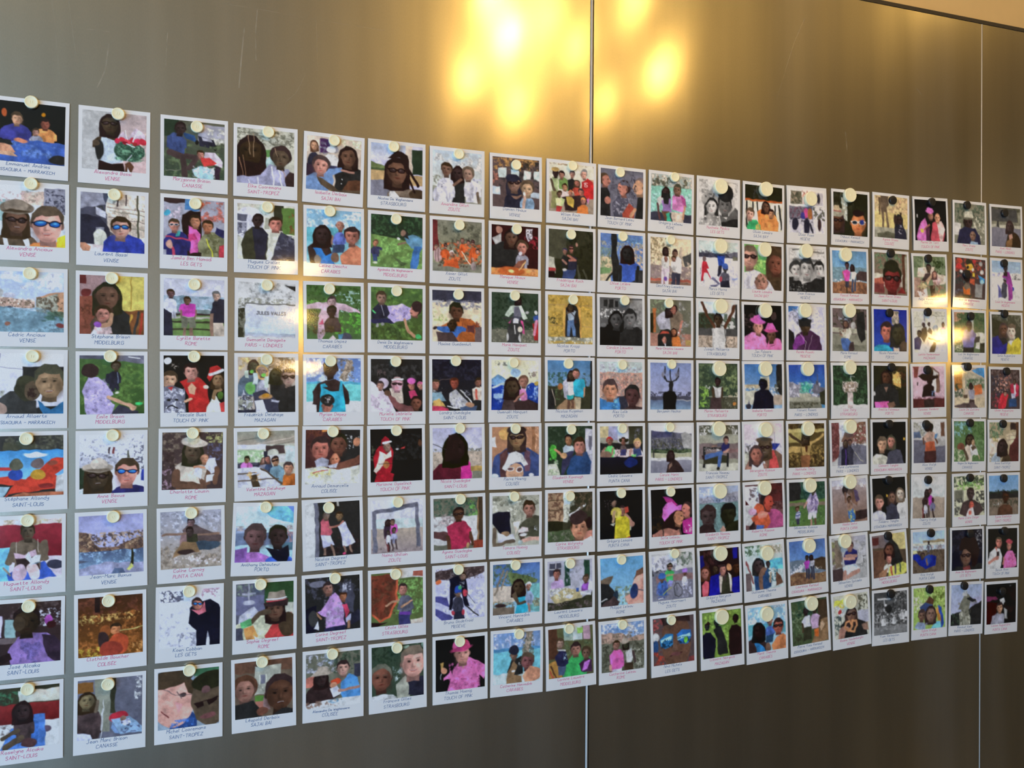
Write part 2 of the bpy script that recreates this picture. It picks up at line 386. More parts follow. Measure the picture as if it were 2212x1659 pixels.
    def torso(s, x, y, wd, h, c):
        a = wd / 2
        s.poly([(x - a * .3, y - 1.5), (x + a * .3, y - 1.5), (x + a * .75, y + h * .1), (x + a, y + h * .32), (x + a * 1.02, y + h * .7), (x + a * .8, y + h * .72), (x + a * .78, y + h), (x - a * .78, y + h), (x - a * .8, y + h * .72), (x - a * 1.02, y + h * .7), (x - a, y + h * .32), (x - a * .75, y + h * .1)], c, .26)
        for k in range(3): q = s.rs.uniform(-.7, .7); s.soft(x + a * q, y + h * s.rs.uniform(.4, .9), a * .13, h * .3, c * .55, .45)
        s.soft(x - a * .45, y + h * .3, a * .3, h * .25, np.minimum(c * 1.2 + .03, 1), .45)
    def run(s, ops):
        for o in ops.split(';'):
            t = o.split(); k = t[0]
            if k == 'w':
                x, y, sz = map(float, t[1:4]); pl, tw = strokes(' '.join(t[5:])); u = sz / 6
                for q in pl: s.line([(x + a * u, y - (b - 2) * u) for a, b in q], sz * .17, hexc(t[4]), 0, s.X0, s.Y0)
                continue
            if k in 'bgre':
                v = [float(q) for q in t[1:] if not len(q) == 3 or '.' in q] if 0 else None
            if k == 'b':
                a = hexc(t[1]); b = hexc(t[-1]); f = (s.Y0 / 100)[..., None]; s.im = a * (1 - f) + b * f
                s.put(np.ones((s.n, s.n)), s.im, .1, 7)
            elif k == 'g':
                x0, y0, x1, y1 = map(float, t[1:5]); a, b = hexc(t[5]), hexc(t[6])
                f = np.clip((s.Y - y0) / max(y1 - y0, 1), 0, 1)[..., None]
                cov = s.aa(np.maximum(np.maximum(x0 - s.X if x0 > 0 else -99 + 0 * s.X, s.X - x1 if x1 < 100 else -99 + 0 * s.X), np.maximum(y0 - s.Y if y0 > 0 else -99 + 0 * s.X, s.Y - y1 if y1 < 100 else -99 + 0 * s.X)))
                s.put(cov, a * (1 - f) + b * f, .1)
            elif k == 'r':
                x0, y0, x1, y1 = map(float, t[1:5])
                if x0 <= 0: x0 = -9
                if y0 <= 0: y0 = -9
                if x1 >= 100: x1 = 109
                if y1 >= 100: y1 = 109
                s.poly([(x0, y0), (x1, y0), (x1, y1), (x0, y1)], hexc(t[5]), .14)
            elif k == 'e': s.ell(*map(float, t[1:5]), hexc(t[5]), float(t[6]) if len(t) > 6 else 0)
            elif k in 'pl':
                i = 2 if k == 'p' else 3
                v = [float(q) for q in t[i:]]; P = list(zip(v[::2], v[1::2]))
                P = [(-9 if a <= 0 else 109 if a >= 100 else a, -9 if b <= 0 else 109 if b >= 98 else b) for a, b in P]
                if k == 'p': s.poly(P, hexc(t[1]), .2)
                else: s.line(P, float(t[2]), hexc(t[1]), .14)
            elif k == 'n': s.noise(*map(float, t[1:5]), hexc(t[5]), float(t[6]), float(t[7]))
            elif k == 'h': s.head(float(t[1]), float(t[2]), float(t[3]), hexc(t[4]), hexc(t[5]), t[6])
            elif k == 't': s.torso(*map(float, t[1:5]), hexc(t[5]))
        n = s.n
        g = (smooth_noise(s.rs, n, 26) - .5) * .10 + (s.rs.rand(n, n) - .5) * .05
        im = s.im * (1 + g[..., None]); b = im.copy()
        for ax in (0, 1): b = (np.roll(b, 1, ax) + b * 2 + np.roll(b, -1, ax)) / 4
        im = b + (im - b) * .7; lum = im.mean(-1, keepdims=True)
        return np.clip(lum + (im - lum) * .84, 0, 1)

# ------------------------------------------------------------------ photo cards
W, H = .100, .1172                       # card
PX0, PX1, PZ0, PZ1 = -.0447, .0447, H / 2 - .0061 - .0893, H / 2 - .0061   # printed area
class Card:
    def __init__(s, rs, mz, bow=None):
        s.bow = rs.uniform(.0003, .0013) if bow is None else bow; s.side = rs.uniform(-.0003, .0005); s.tilt = rs.uniform(-.0004, .0012); s.twist = rs.uniform(-.0004, .0004)
    def off(s, x, z):
        v = z / (H / 2); u = x / (W / 2)
        return .0016 + s.bow * (1 - v * v) + s.side * (1 - u * u) + s.tilt * (.5 - .5 * v) * .8 + s.twist * u * v
    def card_mesh(s, nx=6, nz=10, th=.0003):
        xs = np.linspace(-W / 2, W / 2, nx + 1); zs = np.linspace(-H / 2, H / 2, nz + 1); v = []
        for layer in (0, 1):
            for z in zs:
                for x in xs: v.append((x, -s.off(x, z) + layer * th, z))
        k = nx + 1; B = k * (nz + 1); f = []
        for j in range(nz):
            for i in range(nx):
                a = j * k + i; f.append((a, a + 1, a + k + 1, a + k)); f.append((B + a, B + a + k, B + a + k + 1, B + a + 1))
        for i in range(nx):
            f.append((i, B + i, B + i + 1, i + 1)); a = nz * k + i; f.append((a, a + 1, B + a + 1, B + a))
        for j in range(nz):
            a = j * k; f.append((a, a + k, B + a + k, B + a)); a += nx; f.append((a, B + a, B + a + k, a + k))
        me = mesh('photo_card', v, f); return me
    def print_mesh(s, im):
        n = im.shape[0]; xs = np.linspace(PX0, PX1, n); zs = np.linspace(PZ1, PZ0, n)
        X, Z = np.meshgrid(xs, zs); Y = -s.off(X, Z) - .00008
        co = np.stack([X, Y, Z], -1).reshape(-1, 3)
        i = np.arange(n * n).reshape(n, n)
        q = np.stack([i[:-1, :-1], i[1:, :-1], i[1:, 1:], i[:-1, 1:]], -1).reshape(-1)
        me = bpy.data.meshes.new('picture_print'); nf = (n - 1) ** 2
        me.vertices.add(n * n); me.vertices.foreach_set('co', co.ravel())
        me.loops.add(nf * 4); me.loops.foreach_set('vertex_index', q)
        me.polygons.add(nf); me.polygons.foreach_set('loop_start', np.arange(nf) * 4); me.polygons.foreach_set('loop_total', np.full(nf, 4))
        me.polygons.foreach_set('use_smooth', np.ones(nf, bool))
        me.update(calc_edges=True)
        lin = np.where(im <= .04045, im / 12.92, ((im + .055) / 1.055) ** 2.4) * 1.36
        lin = np.minimum(lin, .86)
        at = me.color_attributes.new('ink', 'FLOAT_COLOR', 'POINT')
        at.data.foreach_set('color', np.concatenate([lin.reshape(-1, 3), np.ones((n * n, 1))], 1).astype(np.float32).ravel())
        return me
    def text_mesh(s, name, text, x_mid, z_base, u, wmax, rs, sw):
        pl, tw = strokes(text); u = min(u, wmax / max(tw, 1)); slant = .16; v, f = [], []
        wob = rs.uniform(-.6, .6)
        for q in pl:
            jx, jz = rs.uniform(-.22, .22), rs.uniform(-.25, .25); sc = rs.uniform(.9, 1.08)
            p = []
            for a, b in q:
                bb = (b - 2) * sc + jz
                p.append((x_mid + (a - tw / 2 + jx + slant * bb) * u, z_base + (bb + wob * (a / max(tw, 1) - .5)) * u))
            for a, b in zip(p[:-1], p[1:]):
                d = math.hypot(b[0] - a[0], b[1] - a[1]) or 1e-6; ex, ez = (b[0] - a[0]) / d, (b[1] - a[1]) / d
                k = len(v); h = sw / 2
                for (px, pz), e in ((a, -h * .7), (b, h * .7)):
                    for sd in (-h, h):
                        x, z = px + ex * e - ez * sd, pz + ez * e + ex * sd
                        v.append((x, -s.off(x, z) - .00006, z))
                f.append((k, k + 2, k + 3, k + 1))
        return mesh(name, v, f)

# ------------------------------------------------------------------ magnets
def lathe(prof, n=28):
    """profile (radius, height out of the wall) turned about the magnet's axis (-y)"""
    v, f = [], []
    for r, h in prof:
        if r < 1e-6: v.append((0, -h, 0))
        else: v += [(r * math.cos(2 * math.pi * k / n), -h, r * math.sin(2 * math.pi * k / n)) for k in range(n)]
    idx = []; c = 0
    for r, h in prof:
        if r < 1e-6: idx.append([c] * n); c += 1
        else: idx.append(list(range(c, c + n))); c += n
    for a, b in zip(idx[:-1], idx[1:]):
        for k in range(n):
            q = [a[k], a[(k + 1) % n], b[(k + 1) % n], b[k]]; q = list(dict.fromkeys(q))
            f.append(tuple(q))
    return mesh('magnet', v, f, True)
def magnet_meshes():
    out = {}
    for key, R, T, mat in (('s', .0094, .0060, 'cream'), ('L', .0149, .0085, 'cream'), ('B', .0093, .0062, 'black')):
        dish = .0007 if key != 'B' else -.0006
        p = [(0, 0), (R * .94, 0), (R * .97, .0004), (R, T * .55), (R, T - .0012), (R - .0003, T - .0005), (R - .0009, T), (R - .0016, T - .0001), (R * .72, T - dish * .7), (R * .4, T - dish), (0, T - dish)]
        b = lathe(p); b.materials.append(M[mat])
        # small raised moulding mark in the middle of the face
        v, f = [], []
        bars = [(-.0017, -.0009, -.0020, .0020), (.0007, .0019, -.0018, .0018)] if key != 'B' else [(-.0012, .0012, -.0012, .0012)]
        if key == 'L': bars = [(-.0012, .0012, -.0030, .0030), (-.0024, -.0018, -.0016, .0016)]
        z0, z1 = T - dish - .0002, T - dish + .00035
        for x0, x1, y0, y1 in bars:
            k = len(v)
            v += [(x, -h, z) for h, e in ((z0, 0), (z1, .0002)) for x, z in ((x0 + e, y0 + e), (x1 - e, y0 + e), (x1 - e, y1 - e), (x0 + e, y1 - e))]
            f += [(k + 4, k + 5, k + 6, k + 7)] + [(k + i, k + (i + 1) % 4, k + 4 + (i + 1) % 4, k + 4 + i) for i in range(4)]
        m = mesh('moulded_mark', v, f); m.materials.append(M[mat])
        out[key] = (b, m)
    return out
MAG = magnet_meshes()

LAYOUT = """-2249,3763,-9,-2244,4294;-2243,2529,1,-2246,3081;-2258,1256,2,-2255,1750;-2258,45,-2,-2217,526;-2256,-1171,3,-2295,-691;-2277,-2406,-2,-2274,-1894;-2288,-3634,-5,-2258,-3158;-2304,-4873,-2,-2269,-4375;
-1124,3749,-5,-1072,4248;-1144,2501,-3,-1120,3005;-1152,1245,0,-1152,1729;-1147,30,5,-1170,540;-1148,-1175,1,-1137,-663;-1153,-2400,5,-1126,-1900;-1160,-3634,4,-1188,-3170;-1168,-4879,-5,-1194,-4432;
25,3734,-2,60,4167;22,2502,-4,38,2954;25,1246,0,26,1682;28,43,4,24,551;4,-1163,-5,5,-652;-15,-2393,5,-15,-1899;-33,-3621,-5,-43,-3123;-48,-4876,0,-38,-4352;
1109,3717,-3,1145,4197;1117,2499,1,1131,2978;1129,1237,-2,1128,1716;1127,33,2,1125,517;1123,-1164,6,1072,-679;1092,-2378,-22,1111,-1863;1101,-3607,-3,1032,-3099;1087,-4856,6,1055,-4343;
2200,3695,-16,2202,4165;2204,2487,0,2129,2984;2206,1237,6,2122,1695;2201,28,1,2143,503;2184,-1161,-8,2182,-664;2189,-2358,11,2114,-1920;2187,-3595,8,2216,-3091;2194,-4848,-1,2174,-4336;
3266,3684,-6,3204,4161;3264,2474,-7,3246,2929;3267,1242,-2,3254,1705;3265,23,-1,3239,507;3259,-1163,4,3250,-666;3268,-2370,1,3274,-1883;3270,-3601,2,3235,-3100;3280,-4839,4,3256,-4346;
4342,3668,-4,4357,4145;4342,2456,-2,4367,2900;4337,1234,1,4352,1686;4331,29,-1,4303,527;4341,-1163,2,4375,-648;4355,-2384,4,4382,-1882;4385,-3603,1,4345,-3102;4388,-4830,-1,4369,-4354;
5442,3656,-1,5432,4050;5417,2440,-6,5439,2897;5419,1237,-3,5401,1705;5413,29,-7,5377,506;5425,-1162,-2,5412,-670;5425,-2393,-7,5386,-1881;5437,-3607,-4,5410,-3104;5442,-4837,-7,5471,-4334;
6529,3648,-6,6536,4134;6515,2430,-7,6504,2868;6504,1232,0,6545,1675;6493,35,-2,6442,497;6493,-1168,-3,6501,-706;6491,-2382,-4,6470,-1924;6484,-3622,0,6474,-3151;6501,-4845,9,6445,-4334;
7567,3633,-10,7513,4098;7561,2419,-7,7567,2897;7545,1222,-2,7605,1697;7541,20,-3,7546,487;7544,-1187,-4,7543,-703;7541,-2392,1,7522,-1911;7550,-3637,6,7520,-3153;7564,-4865,3,7536,-4364;
8633,3623,-12,8686,4107;8616,2413,-7,8597,2893;8611,1224,-2,8551,1675;8610,12,-4,8606,509;8614,-1197,-5,8566,-697;8619,-2405,7,8579,-1929;8634,-3630,12,8659,-3115;8657,-4854,10,8584,-4380;
9698,3609,-7,9716,4005;9685,2407,-6,9701,2832;9673,1218,-3,9705,1654;9674,11,-2,9667,432;9676,-1200,-6,9649,-743;9680,-2398,4,9670,-1962;9698,-3624,15,9680,-3178;9746,-4840,13,9701,-4416;
10755,3589,-10,10779,4040;10734,2396,-8,10742,2824;10731,1191,2,10748,1602;10736,9,4,10744,437;10729,-1193,7,10749,-782;10743,-2393,13,10716,-1943;10739,-3601,24,10758,-3246;10800,-4841,17,10756,-4458;
11825,3601,7,11870,3927;11813,2392,5,11761,2853;11796,1199,-1,11725,1635;11804,7,8,11779,443;11785,-1197,1,11787,-776;11790,-2392,-2,11825,-1934;11804,-3581,19,11798,-3164;11853,-4799,30,11852,-4342;
12940,3619,-3,12879,4084;12911,2401,9,12757,2831;12904,1192,-1,12856,1665;12907,2,3,12859,479;12875,-1187,11,12866,-754;12879,-2380,18,12847,-1902;12872,-3576,23,12709,-3127;12912,-4777,27,12831,-4391;
14020,3630,-7,14035,4071;14003,2414,-4,13982,2934;13991,1207,1,13938,1654;13972,2,-3,13984,496;13945,-1196,0,13917,-715;13931,-2382,11,13894,-1909;13931,-3583,32,13869,-3090;13955,-4815,-2,13935,-4322;
15128,3636,13,15129,4114;15091,2401,13,15017,2872;15085,1202,11,14998,1704;15045,-1,9,14979,449;15050,-1204,-3,14932,-735;15030,-2405,-13,14984,-1942;15024,-3590,-3,15059,-3099;15026,-4806,-7,15009,-4315;
16265,3637,0,16155,4122;16259,2416,-17,16104,2581;16236,1211,1,16240,1650;16217,-19,0,16147,525;16201,-1211,-11,16202,-722;16202,-2422,5,16192,-1940;16126,-3615,-9,16176,-3178;16092,-4830,-23,16008,-4318;
17365,3631,3,17280,4025;17363,2411,-2,17259,2881;17352,1193,-1,17266,1734;17301,-53,-6,17313,430;17262,-1247,-4,17196,-759;17238,-2451,-6,17202,-1988;17188,-3649,-16,17222,-3178;17138,-4894,-14,17134,-4530;"""
PICS = r"""1 1~b~Emmanuel Andries~ESSAOUIRA - MARRAKECH~men in purple and orange shirts at a blue table~b 111;e 10 20 4 7 c52;e 68 17 3 3 a60;t 27 38 46 34 338;h 29 28 11 b86 432 m;t 70 42 36 26 d84;h 70 32 9 843 211 m;t 57 54 20 16 889;h 56 47 6 a76 432 m;p 35a 0 72 40 62 100 64 100 100 0 100;n 10 66 90 92 57b 14 .45;e 35 64 10 4 c75;p c86 0 68 20 72 28 84 22 88 0 80;p 222 0 64 20 64 24 72 0 72;p c97 0 84 22 84 30 92 0 90;e 92 92 16 8 222
1 2~p~Alexandra Anciaux~VENISE~woman in brown hat and man in mirrored blue sunglasses~b eee bcd;r 35 8 70 32 dba;n 40 5 70 30 a98 4 .4;r 68 2 100 45 889;n 70 4 100 44 334 3 .35;r 0 25 35 60 8aa;n 0 10 40 30 caa 4 .5;t 27 82 62 30 543;l eee 6 10 78 14 100;l eee 7 38 76 46 100;h 28 58 21 643 321 wgs;e 28 38 25 11 765;e 28 34 17 11 876;e 28 43 19 2.5 432;t 76 92 64 30 e73;p ec2 88 85 100 75 100 100 86 100;h 74 62 30 d98 543 mzs
1 3~b~Cédric Anciaux~VENISE~wide canal with small boats and a domed church~b abd cde;n 0 0 100 30 eef 18 .5;e 3 38 9 9 bbb;e 20 40 8 5 bbc;p a87 0 45 20 44 40 47 58 48 58 60 0 58;n 0 44 58 58 dba 4 .5;n 0 46 58 60 654 3 .3;p b86 60 42 80 34 100 34 100 76 60 66;p 998 60 44 92 36 90 74 60 66;n 60 40 100 75 543 4 .4;p 689 0 55 60 66 100 78 100 100 0 100;n 0 60 100 100 79a 20 .5;n 55 64 100 82 354 14 .5;e 20 60 4 1.5 445;e 18 87 4 4 854;e 95 89 8 4 733;r 0 76 3 90 a44
1 4~b~Arnaud Allaerts~ESSAOUIRA - MARRAKECH~selfie of man in blue collar with dark-hooded companion~b dde ccd;l 889 2 6 2 2 60;l 778 1 0 22 42 26;r 40 22 100 50 222;n 0 60 14 95 998 5 .5;p 333 0 100 4 78 22 62 40 60 60 100;e 47 58 19 22 332 -15;e 53 62 11 17 543;n 44 55 62 78 211 6 .4;t 80 88 60 30 222;p 269 62 78 80 92 100 76 100 100 72 100;h 79 46 28 975 443 ms;e 3 92 14 12 a87;p 333 38 80 60 78 62 100 10 100
1 5~b~Stéphane Allondy~SAINT-LOUIS~mural of a red toy plane on blue sky~b 333 222;r 12 10 58 23 443;n 0 0 100 24 554 10 .4;g 0 24 100 78 38c 7be;e 58 32 18 4 def;p c32 0 68 20 66 45 72 70 52 82 38 100 36 100 50 88 66 96 74 92 90 60 92 20 96 8 98 26 82 0 76;p 9bc 0 82 22 84 6 98 0 98;l c33 6 6 54 22 54;e 30 64 11 9 24a;e 30 48 10 10 554;e 62 65 11 9 b82;e 62 46 10 9 655;e 84 45 7 4 943;e 74 84 11 5 822;p bbb 90 70 100 60 100 96 88 96;p b64 0 98 40 94 100 95 100 100 0 100
1 6~p~Huguette Allondy~SAINT-LOUIS~woman reading a book on blue towel by red wall~b dcc;n 0 0 100 12 ba8 8 .5;g 0 9 100 64 923 712;r 0 62 100 100 dcd;p 6bd 8 46 24 44 22 100 6 100;e 92 76 14 7 334;p 35b 18 88 74 70 92 96 24 100;t 50 34 48 50 654;l 654 10 30 40 22 70;l 654 10 74 40 76 66;p b9a 30 54 46 58 62 50 64 62 48 68 32 64;p 322 32 64 64 62 68 84 36 84;l ba9 1 34 36 34 56;l ba9 1 64 34 66 54;e 38 88 10 15 cab 15;e 58 86 9 16 dbb -10;p eee 46 62 52 54 56 64 68 58 68 70 54 72;l 99a .8 52 56 55 70;l 8bd 1 56 73 68 71;l 987 3 14 78 24 90;h 50 20 14 543 321 m
1 7~b~José Alcaka~SAINT-LOUIS~man in lilac polo seated in a dark hall~b 322;n 0 0 100 40 544 10 .4;r 0 20 14 54 cbd;r 18 26 34 56 8aa;r 0 56 40 66 655;n 66 12 100 40 ccd 4 .35;e 82 30 5 8 a4a;e 86 38 6 6 311;p 86a 22 78 38 56 58 50 80 52 98 66 100 100 30 100;n 40 52 80 100 659 9 .5;p 323 72 54 92 58 100 80 100 100 80 92;p 211 0 94 24 80 30 92 0 100;h 50 30 24 321 211 a;e 38 34 9 12 432
1 8~p~Roselyne Alcaka~SAINT-LOUIS~child sitting on a blue deckchair before red wall~b 332;n 0 6 50 26 364 6 .5;g 40 6 100 26 dcb bba;g 0 27 100 60 822 611;r 0 58 100 100 ccc;n 14 58 40 76 544 5 .4;e 80 72 9 5 545;p 47c 62 46 78 46 80 100 10 100 30 66 60 60;p 36b 60 54 70 60 68 98 56 98;t 48 46 30 44 433;h 46 38 15 322 211 w;l 543 7 38 70 18 82;l 543 9 44 82 22 96;e 56 92 12 8 533
2 1~p~Alexandra Bassi~VENISE~woman in white top holding a bouquet of red roses~b a99 caa;g 0 0 40 100 aaa bbb;n 60 30 100 70 dba 12 .4;t 40 42 46 30 432;p bcd 30 34 34 34 38 46 50 48 58 36 60 36 62 78 64 84 46 90 26 84 28 54;p 211 26 84 46 90 64 86 68 100 24 100;e 27 66 6 18 222;e 22 54 5 6 543;h 42 20 16 432 211 wg;p bab 54 44 62 30 72 40 84 24 98 34 98 46;e 73 64 24 18 354;n 50 48 98 82 697 4 .5;n 50 50 98 82 243 4 .4;e 54 48 5 5 c24;e 62 45 5 5 b23;e 70 48 6 5 c34;e 79 45 5 5 b23;e 87 47 6 5 c24;e 95 46 5 5 b23;e 66 51 4 3 812;e 83 50 4 3 922;l eee 1 66 28 70 44;l dde 2 88 28 80 46;l dde 1.5 68 52 82 55;l ccd 1 76 70 70 82;p 532 66 86 74 82 82 90 76 100 68 100;p ccd 70 92 80 100 72 100
2 2~b~Laurent Bassi~VENISE~man in blue jumper and mirrored glasses by canal wall~b 445;p 889 0 0 30 0 40 20 0 30;p dcb 40 20 46 0 100 0 100 80 70 90 40 60;n 42 4 100 80 a98 6 .4;l 544 .8 42 40 100 48;l 544 .8 42 24 100 28;l 443 3 89 0 89 90;l 433 3 58 0 58 20;l 433 2 72 0 70 18;l 665 .8 46 52 100 62;l 665 .8 46 30 100 36;l 333 2 22 26 34 24 40 36;p bbc 24 24 40 32 38 42 24 36;p 223 0 36 30 40 44 60 46 100 0 100;p 889 24 60 36 58 34 80 24 84;e 30 80 10 18 ccb;p dcc 0 88 50 88 50 100 0 100;t 68 70 66 44 239;p c86 0 88 8 86 16 92 12 98 2 96;h 62 57 19 b87 321 mz
2 3~b~Stéphane Brison~MIDDELBURG~woman in black cradling a toddler on a couch~b 422;r 0 0 100 50 977;r 0 0 10 14 622;r 56 0 100 60 cb5;l a83 2 80 0 80 56;r 0 36 30 100 843;e 10 30 9 7 622;n 0 40 30 90 632 10 .4;p 742 60 62 100 56 100 100 70 100;l c93 4 80 66 70 100;l 333 4 92 62 82 100;l a32 4 98 64 92 100;p 222 44 60 56 48 76 66 82 100 40 100;h 43 34 23 643 221 w;p 543 16 84 24 66 44 74 54 100 20 100;t 36 82 28 24 dbb;h 36 66 14 b76 321 c;l b86 6 50 66 46 84 34 86;e 28 84 6 5 84a;p dcd 14 100 22 92 30 100
2 4~p~Émile Brison~MIDDELBURG~man in lilac shirt on a lawn beside a toddler~b 463 352;r 0 0 100 6 556;p 667 30 0 100 0 100 16 40 6;l eee 1.5 76 2 94 4;n 0 15 100 100 573 12 .5;p 334 40 100 60 84 90 96 90 100;p bad 4 60 14 36 28 36 40 48 52 66 40 72 54 84 46 100 12 100;n 8 40 50 98 98b 7 .4;l c97 6 44 70 64 80 82 88;e 83 90 5 4 c97;e 92 83 6 3 3c6;e 16 26 13 12 322;t 53 28 22 28 223;h 57 18 8 543 321 c;l 223 4 44 32 42 44;r 48 48 53 62 223;r 55 48 60 60 223;l 89b 1 58 30 60 48;e 57 64 3 2 ccb
2 5~p~Anne Baxus~VENISE~couple in sunglasses by a white stone bridge~b dde;n 0 0 100 40 aab 4 .25;p ccd 0 28 20 26 64 42 62 60 0 60;n 0 30 60 50 778 3 .3;r 44 22 47 32 433;r 51 22 54 32 733;r 74 28 77 40 554;n 84 20 100 60 445 5 .45;p 232 0 54 14 56 14 90 0 92;t 26 90 54 20 cdd;h 28 70 22 432 321 wgs;e 28 56 24 8 a98;e 30 50 13 10 cba;e 29 60 19 2.5 765;t 78 88 56 26 226;p 239 96 60 100 58 100 80 96 80;h 73 64 23 d87 432 mzs
2 6~b~Jean-Marc Baxus~VENISE~empty canal seen from a boat under lilac sky~b 99c bbd;p 754 0 26 14 30 22 48 32 54 60 54 74 46 86 42 100 42 100 64 0 64;n 0 28 100 64 a86 4 .4;n 0 30 100 66 433 4 .35;g 0 60 100 96 457 79b;n 0 60 100 96 8ac 7 .4;p 99b 10 86 40 80 100 84 100 98 0 100 0 92;p 445 0 74 16 78 0 82;p 221 78 88 82 58 84 58 84 86;p cc6 74 94 80 84 84 90 78 96;p 568 46 100 54 90 68 90 76 98
2 7~p~Clothilde Boucher~COLISÉE~bather in golden fountain water at night~b 421 741;n 0 0 100 30 632 9 .5;n 0 26 100 100 952 7 .4;r 26 0 34 26 211;n 0 30 40 46 ca5 5 .4;n 36 28 96 42 da5 4 .4;n 0 84 40 100 ca3 5 .5;h 58 56 10 c74 321 m;e 42 58 9 9 a52;e 38 74 9 16 322;e 62 82 16 18 b42;e 50 90 18 14 932;l cb6 1.5 64 60 100 54;n 84 80 100 100 c84 4 .5
2 8~b~Jean Marc Brison~CANASSE~woman beside a baby in red-hooded bouncer seat~b 667;r 0 4 24 20 852;r 26 0 50 90 887;r 50 0 58 60 332;g 58 0 100 100 667 556;n 88 0 100 40 bbb 6 .5;t 16 48 44 60 433;h 14 34 15 764 321 w;l 654 5 28 54 30 36;l ccc 1.2 40 36 36 98;l bbb 2 38 50 36 86;e 64 66 15 9 b23 -10;p 8ac 52 70 80 66 100 96 66 96;p 79c 54 74 66 96 58 94 52 84;e 70 70 5 5 865;p cce 66 76 80 70 84 80 74 84;n 66 70 98 96 446 5 .25;p cce 0 86 20 92 26 100 0 100
3 1~p~Marjyonne Brison~CANASSE~woman in blue shirt and man bending over a baby~b 554 343;r 0 0 24 30 232;r 56 4 100 34 99a;n 70 10 100 40 ccb 7 .5;p 247 30 22 50 24 56 36 36 32;p 223 56 24 82 30 88 46 60 42;e 85 44 4 5 111;e 55 36 3 4 111;p 99a 62 26 78 29 80 34 64 32;n 0 40 100 100 564 10 .4;l 776 1 4 90 40 86;t 20 24 32 36 347;l 347 8 8 32 12 52;h 26 14 12 322 211 a;l 433 12 10 58 30 64;l 433 9 30 64 34 96;l 433 9 34 62 54 66 40 84;p cbc 68 52 84 52 98 68 96 78 76 72 66 62;h 60 58 8 b76 321 m;p c33 60 64 76 62 88 72 66 80;p 9cd 46 86 60 78 84 84 80 98 50 96;n 46 78 88 98 dde 4 .5;p 323 84 76 94 78 92 98 86 98
3 2~p~Jamila Ben Hamadi~LES GETS~man in pink with two boys in ski jackets~b 99a;r 0 0 34 8 322;r 34 0 60 20 47a;n 60 2 100 40 b54 7 .5;n 0 14 30 40 bab 6 .5;e 6 26 5 6 39b;p 211 30 30 44 20 62 22 62 100 30 100;p d5a 40 46 52 50 60 60 56 94 44 96;h 52 38 11 b75 321 ms;t 22 60 44 44 226;l b35 3 4 68 44 72;p c37 40 62 52 60 54 70 44 72;p 3aa 20 58 26 56 26 66 20 66;l b35 5 14 88 22 98;e 10 82 5 8 b87;h 17 47 11 b76 432 mo;t 80 58 46 50 775;n 66 58 96 96 553 5 .5;l cc3 2 70 70 86 98;l cc3 2 96 58 100 66;p 225 86 46 100 56 98 66 84 58;h 72 46 11 a64 321 m;p c34 92 80 100 74 100 100 90 100
3 3~p~Cyrille Barette~ROME~three men standing at a fence, middle one in pink~b bbc ccd;r 0 30 100 52 9ab;n 0 30 100 56 79a 10 .5;r 0 54 100 62 788;r 0 62 100 100 684;r 0 66 100 70 aa9;r 0 61 100 64 322;r 0 74 100 77 332;r 0 87 100 90 332;t 10 36 24 32 bbc;p 223 0 50 12 60 16 100 0 100;h 12 26 8 644 321 m;p c3a 28 46 40 42 52 46 52 66 30 66;l c3a 6 30 48 28 56;l 865 3 28 56 29 70;l 865 3 52 56 51 70;p 665 29 67 51 67 52 86 42 86 40 74 38 86 28 86;r 32 86 37 100 865;r 43 86 48 100 865;h 39 38 7 643 321 m;p 223 80 42 88 32 100 36 100 76 82 76 76 60;p ba9 80 76 98 76 100 100 84 100;r 76 60 82 100 865;h 86 28 8 a87 666 m
3 4~b~Pascale Bust~TOUCH OF PINK~three people in costume, one in a red bobble hat~b 111;e 6 10 6 6 ccc;n 10 14 26 24 a98 4 .3;h 9 42 15 c97 432 ms;p 667 0 56 16 52 34 62 36 100 0 100;n 0 58 34 100 ccd 4 .45;e 8 78 3 2 111;e 20 78 3 2 111;l 111 2 6 92 14 88 22 92;p c33 6 56 16 54 12 62;p c22 26 46 44 36 58 38 72 52 76 100 40 100 40 70;h 45 28 15 c87 211 ms;p c97 40 56 46 48 54 58 50 68 42 66;l c97 5 36 80 44 76;e 70 56 5 4 dcb;h 90 42 12 864 321 w;p b22 72 40 76 22 88 18 96 24 98 28 82 34 76 46;l ddd 5 76 34 98 26;p ddc 70 92 84 66 94 84 100 100 70 100;p c33 92 84 100 80 100 100 96 100;l 864 6 82 76 86 62 94 60;e 94 70 5 7 462
3 5~p~Charlotte Cousin~ROME~woman in sun hat holding a sleeping baby~b 433;n 0 0 40 60 765 7 .4;n 0 30 20 100 322 9 .5;n 70 0 100 20 aa6 5 .5;n 74 20 100 50 557 5 .5;n 0 60 16 100 978 5 .4;t 48 50 62 60 643;p cba 20 60 36 48 50 60 66 54 74 64 70 84 60 80 64 90 30 84 24 70;p dde 54 60 66 66 64 84 52 74;h 50 32 18 543 221 w;e 52 18 22 8 cba 8;e 52 12 11 9 cb9;p dde 72 48 88 46 92 68 80 74 70 60;h 69 46 9 c86 433 k;l c86 4 52 60 70 62;l 643 12 24 70 22 90;l 643 9 22 92 60 96;l 643 9 90 66 88 88;p ddd 74 76 86 74 84 86 72 88
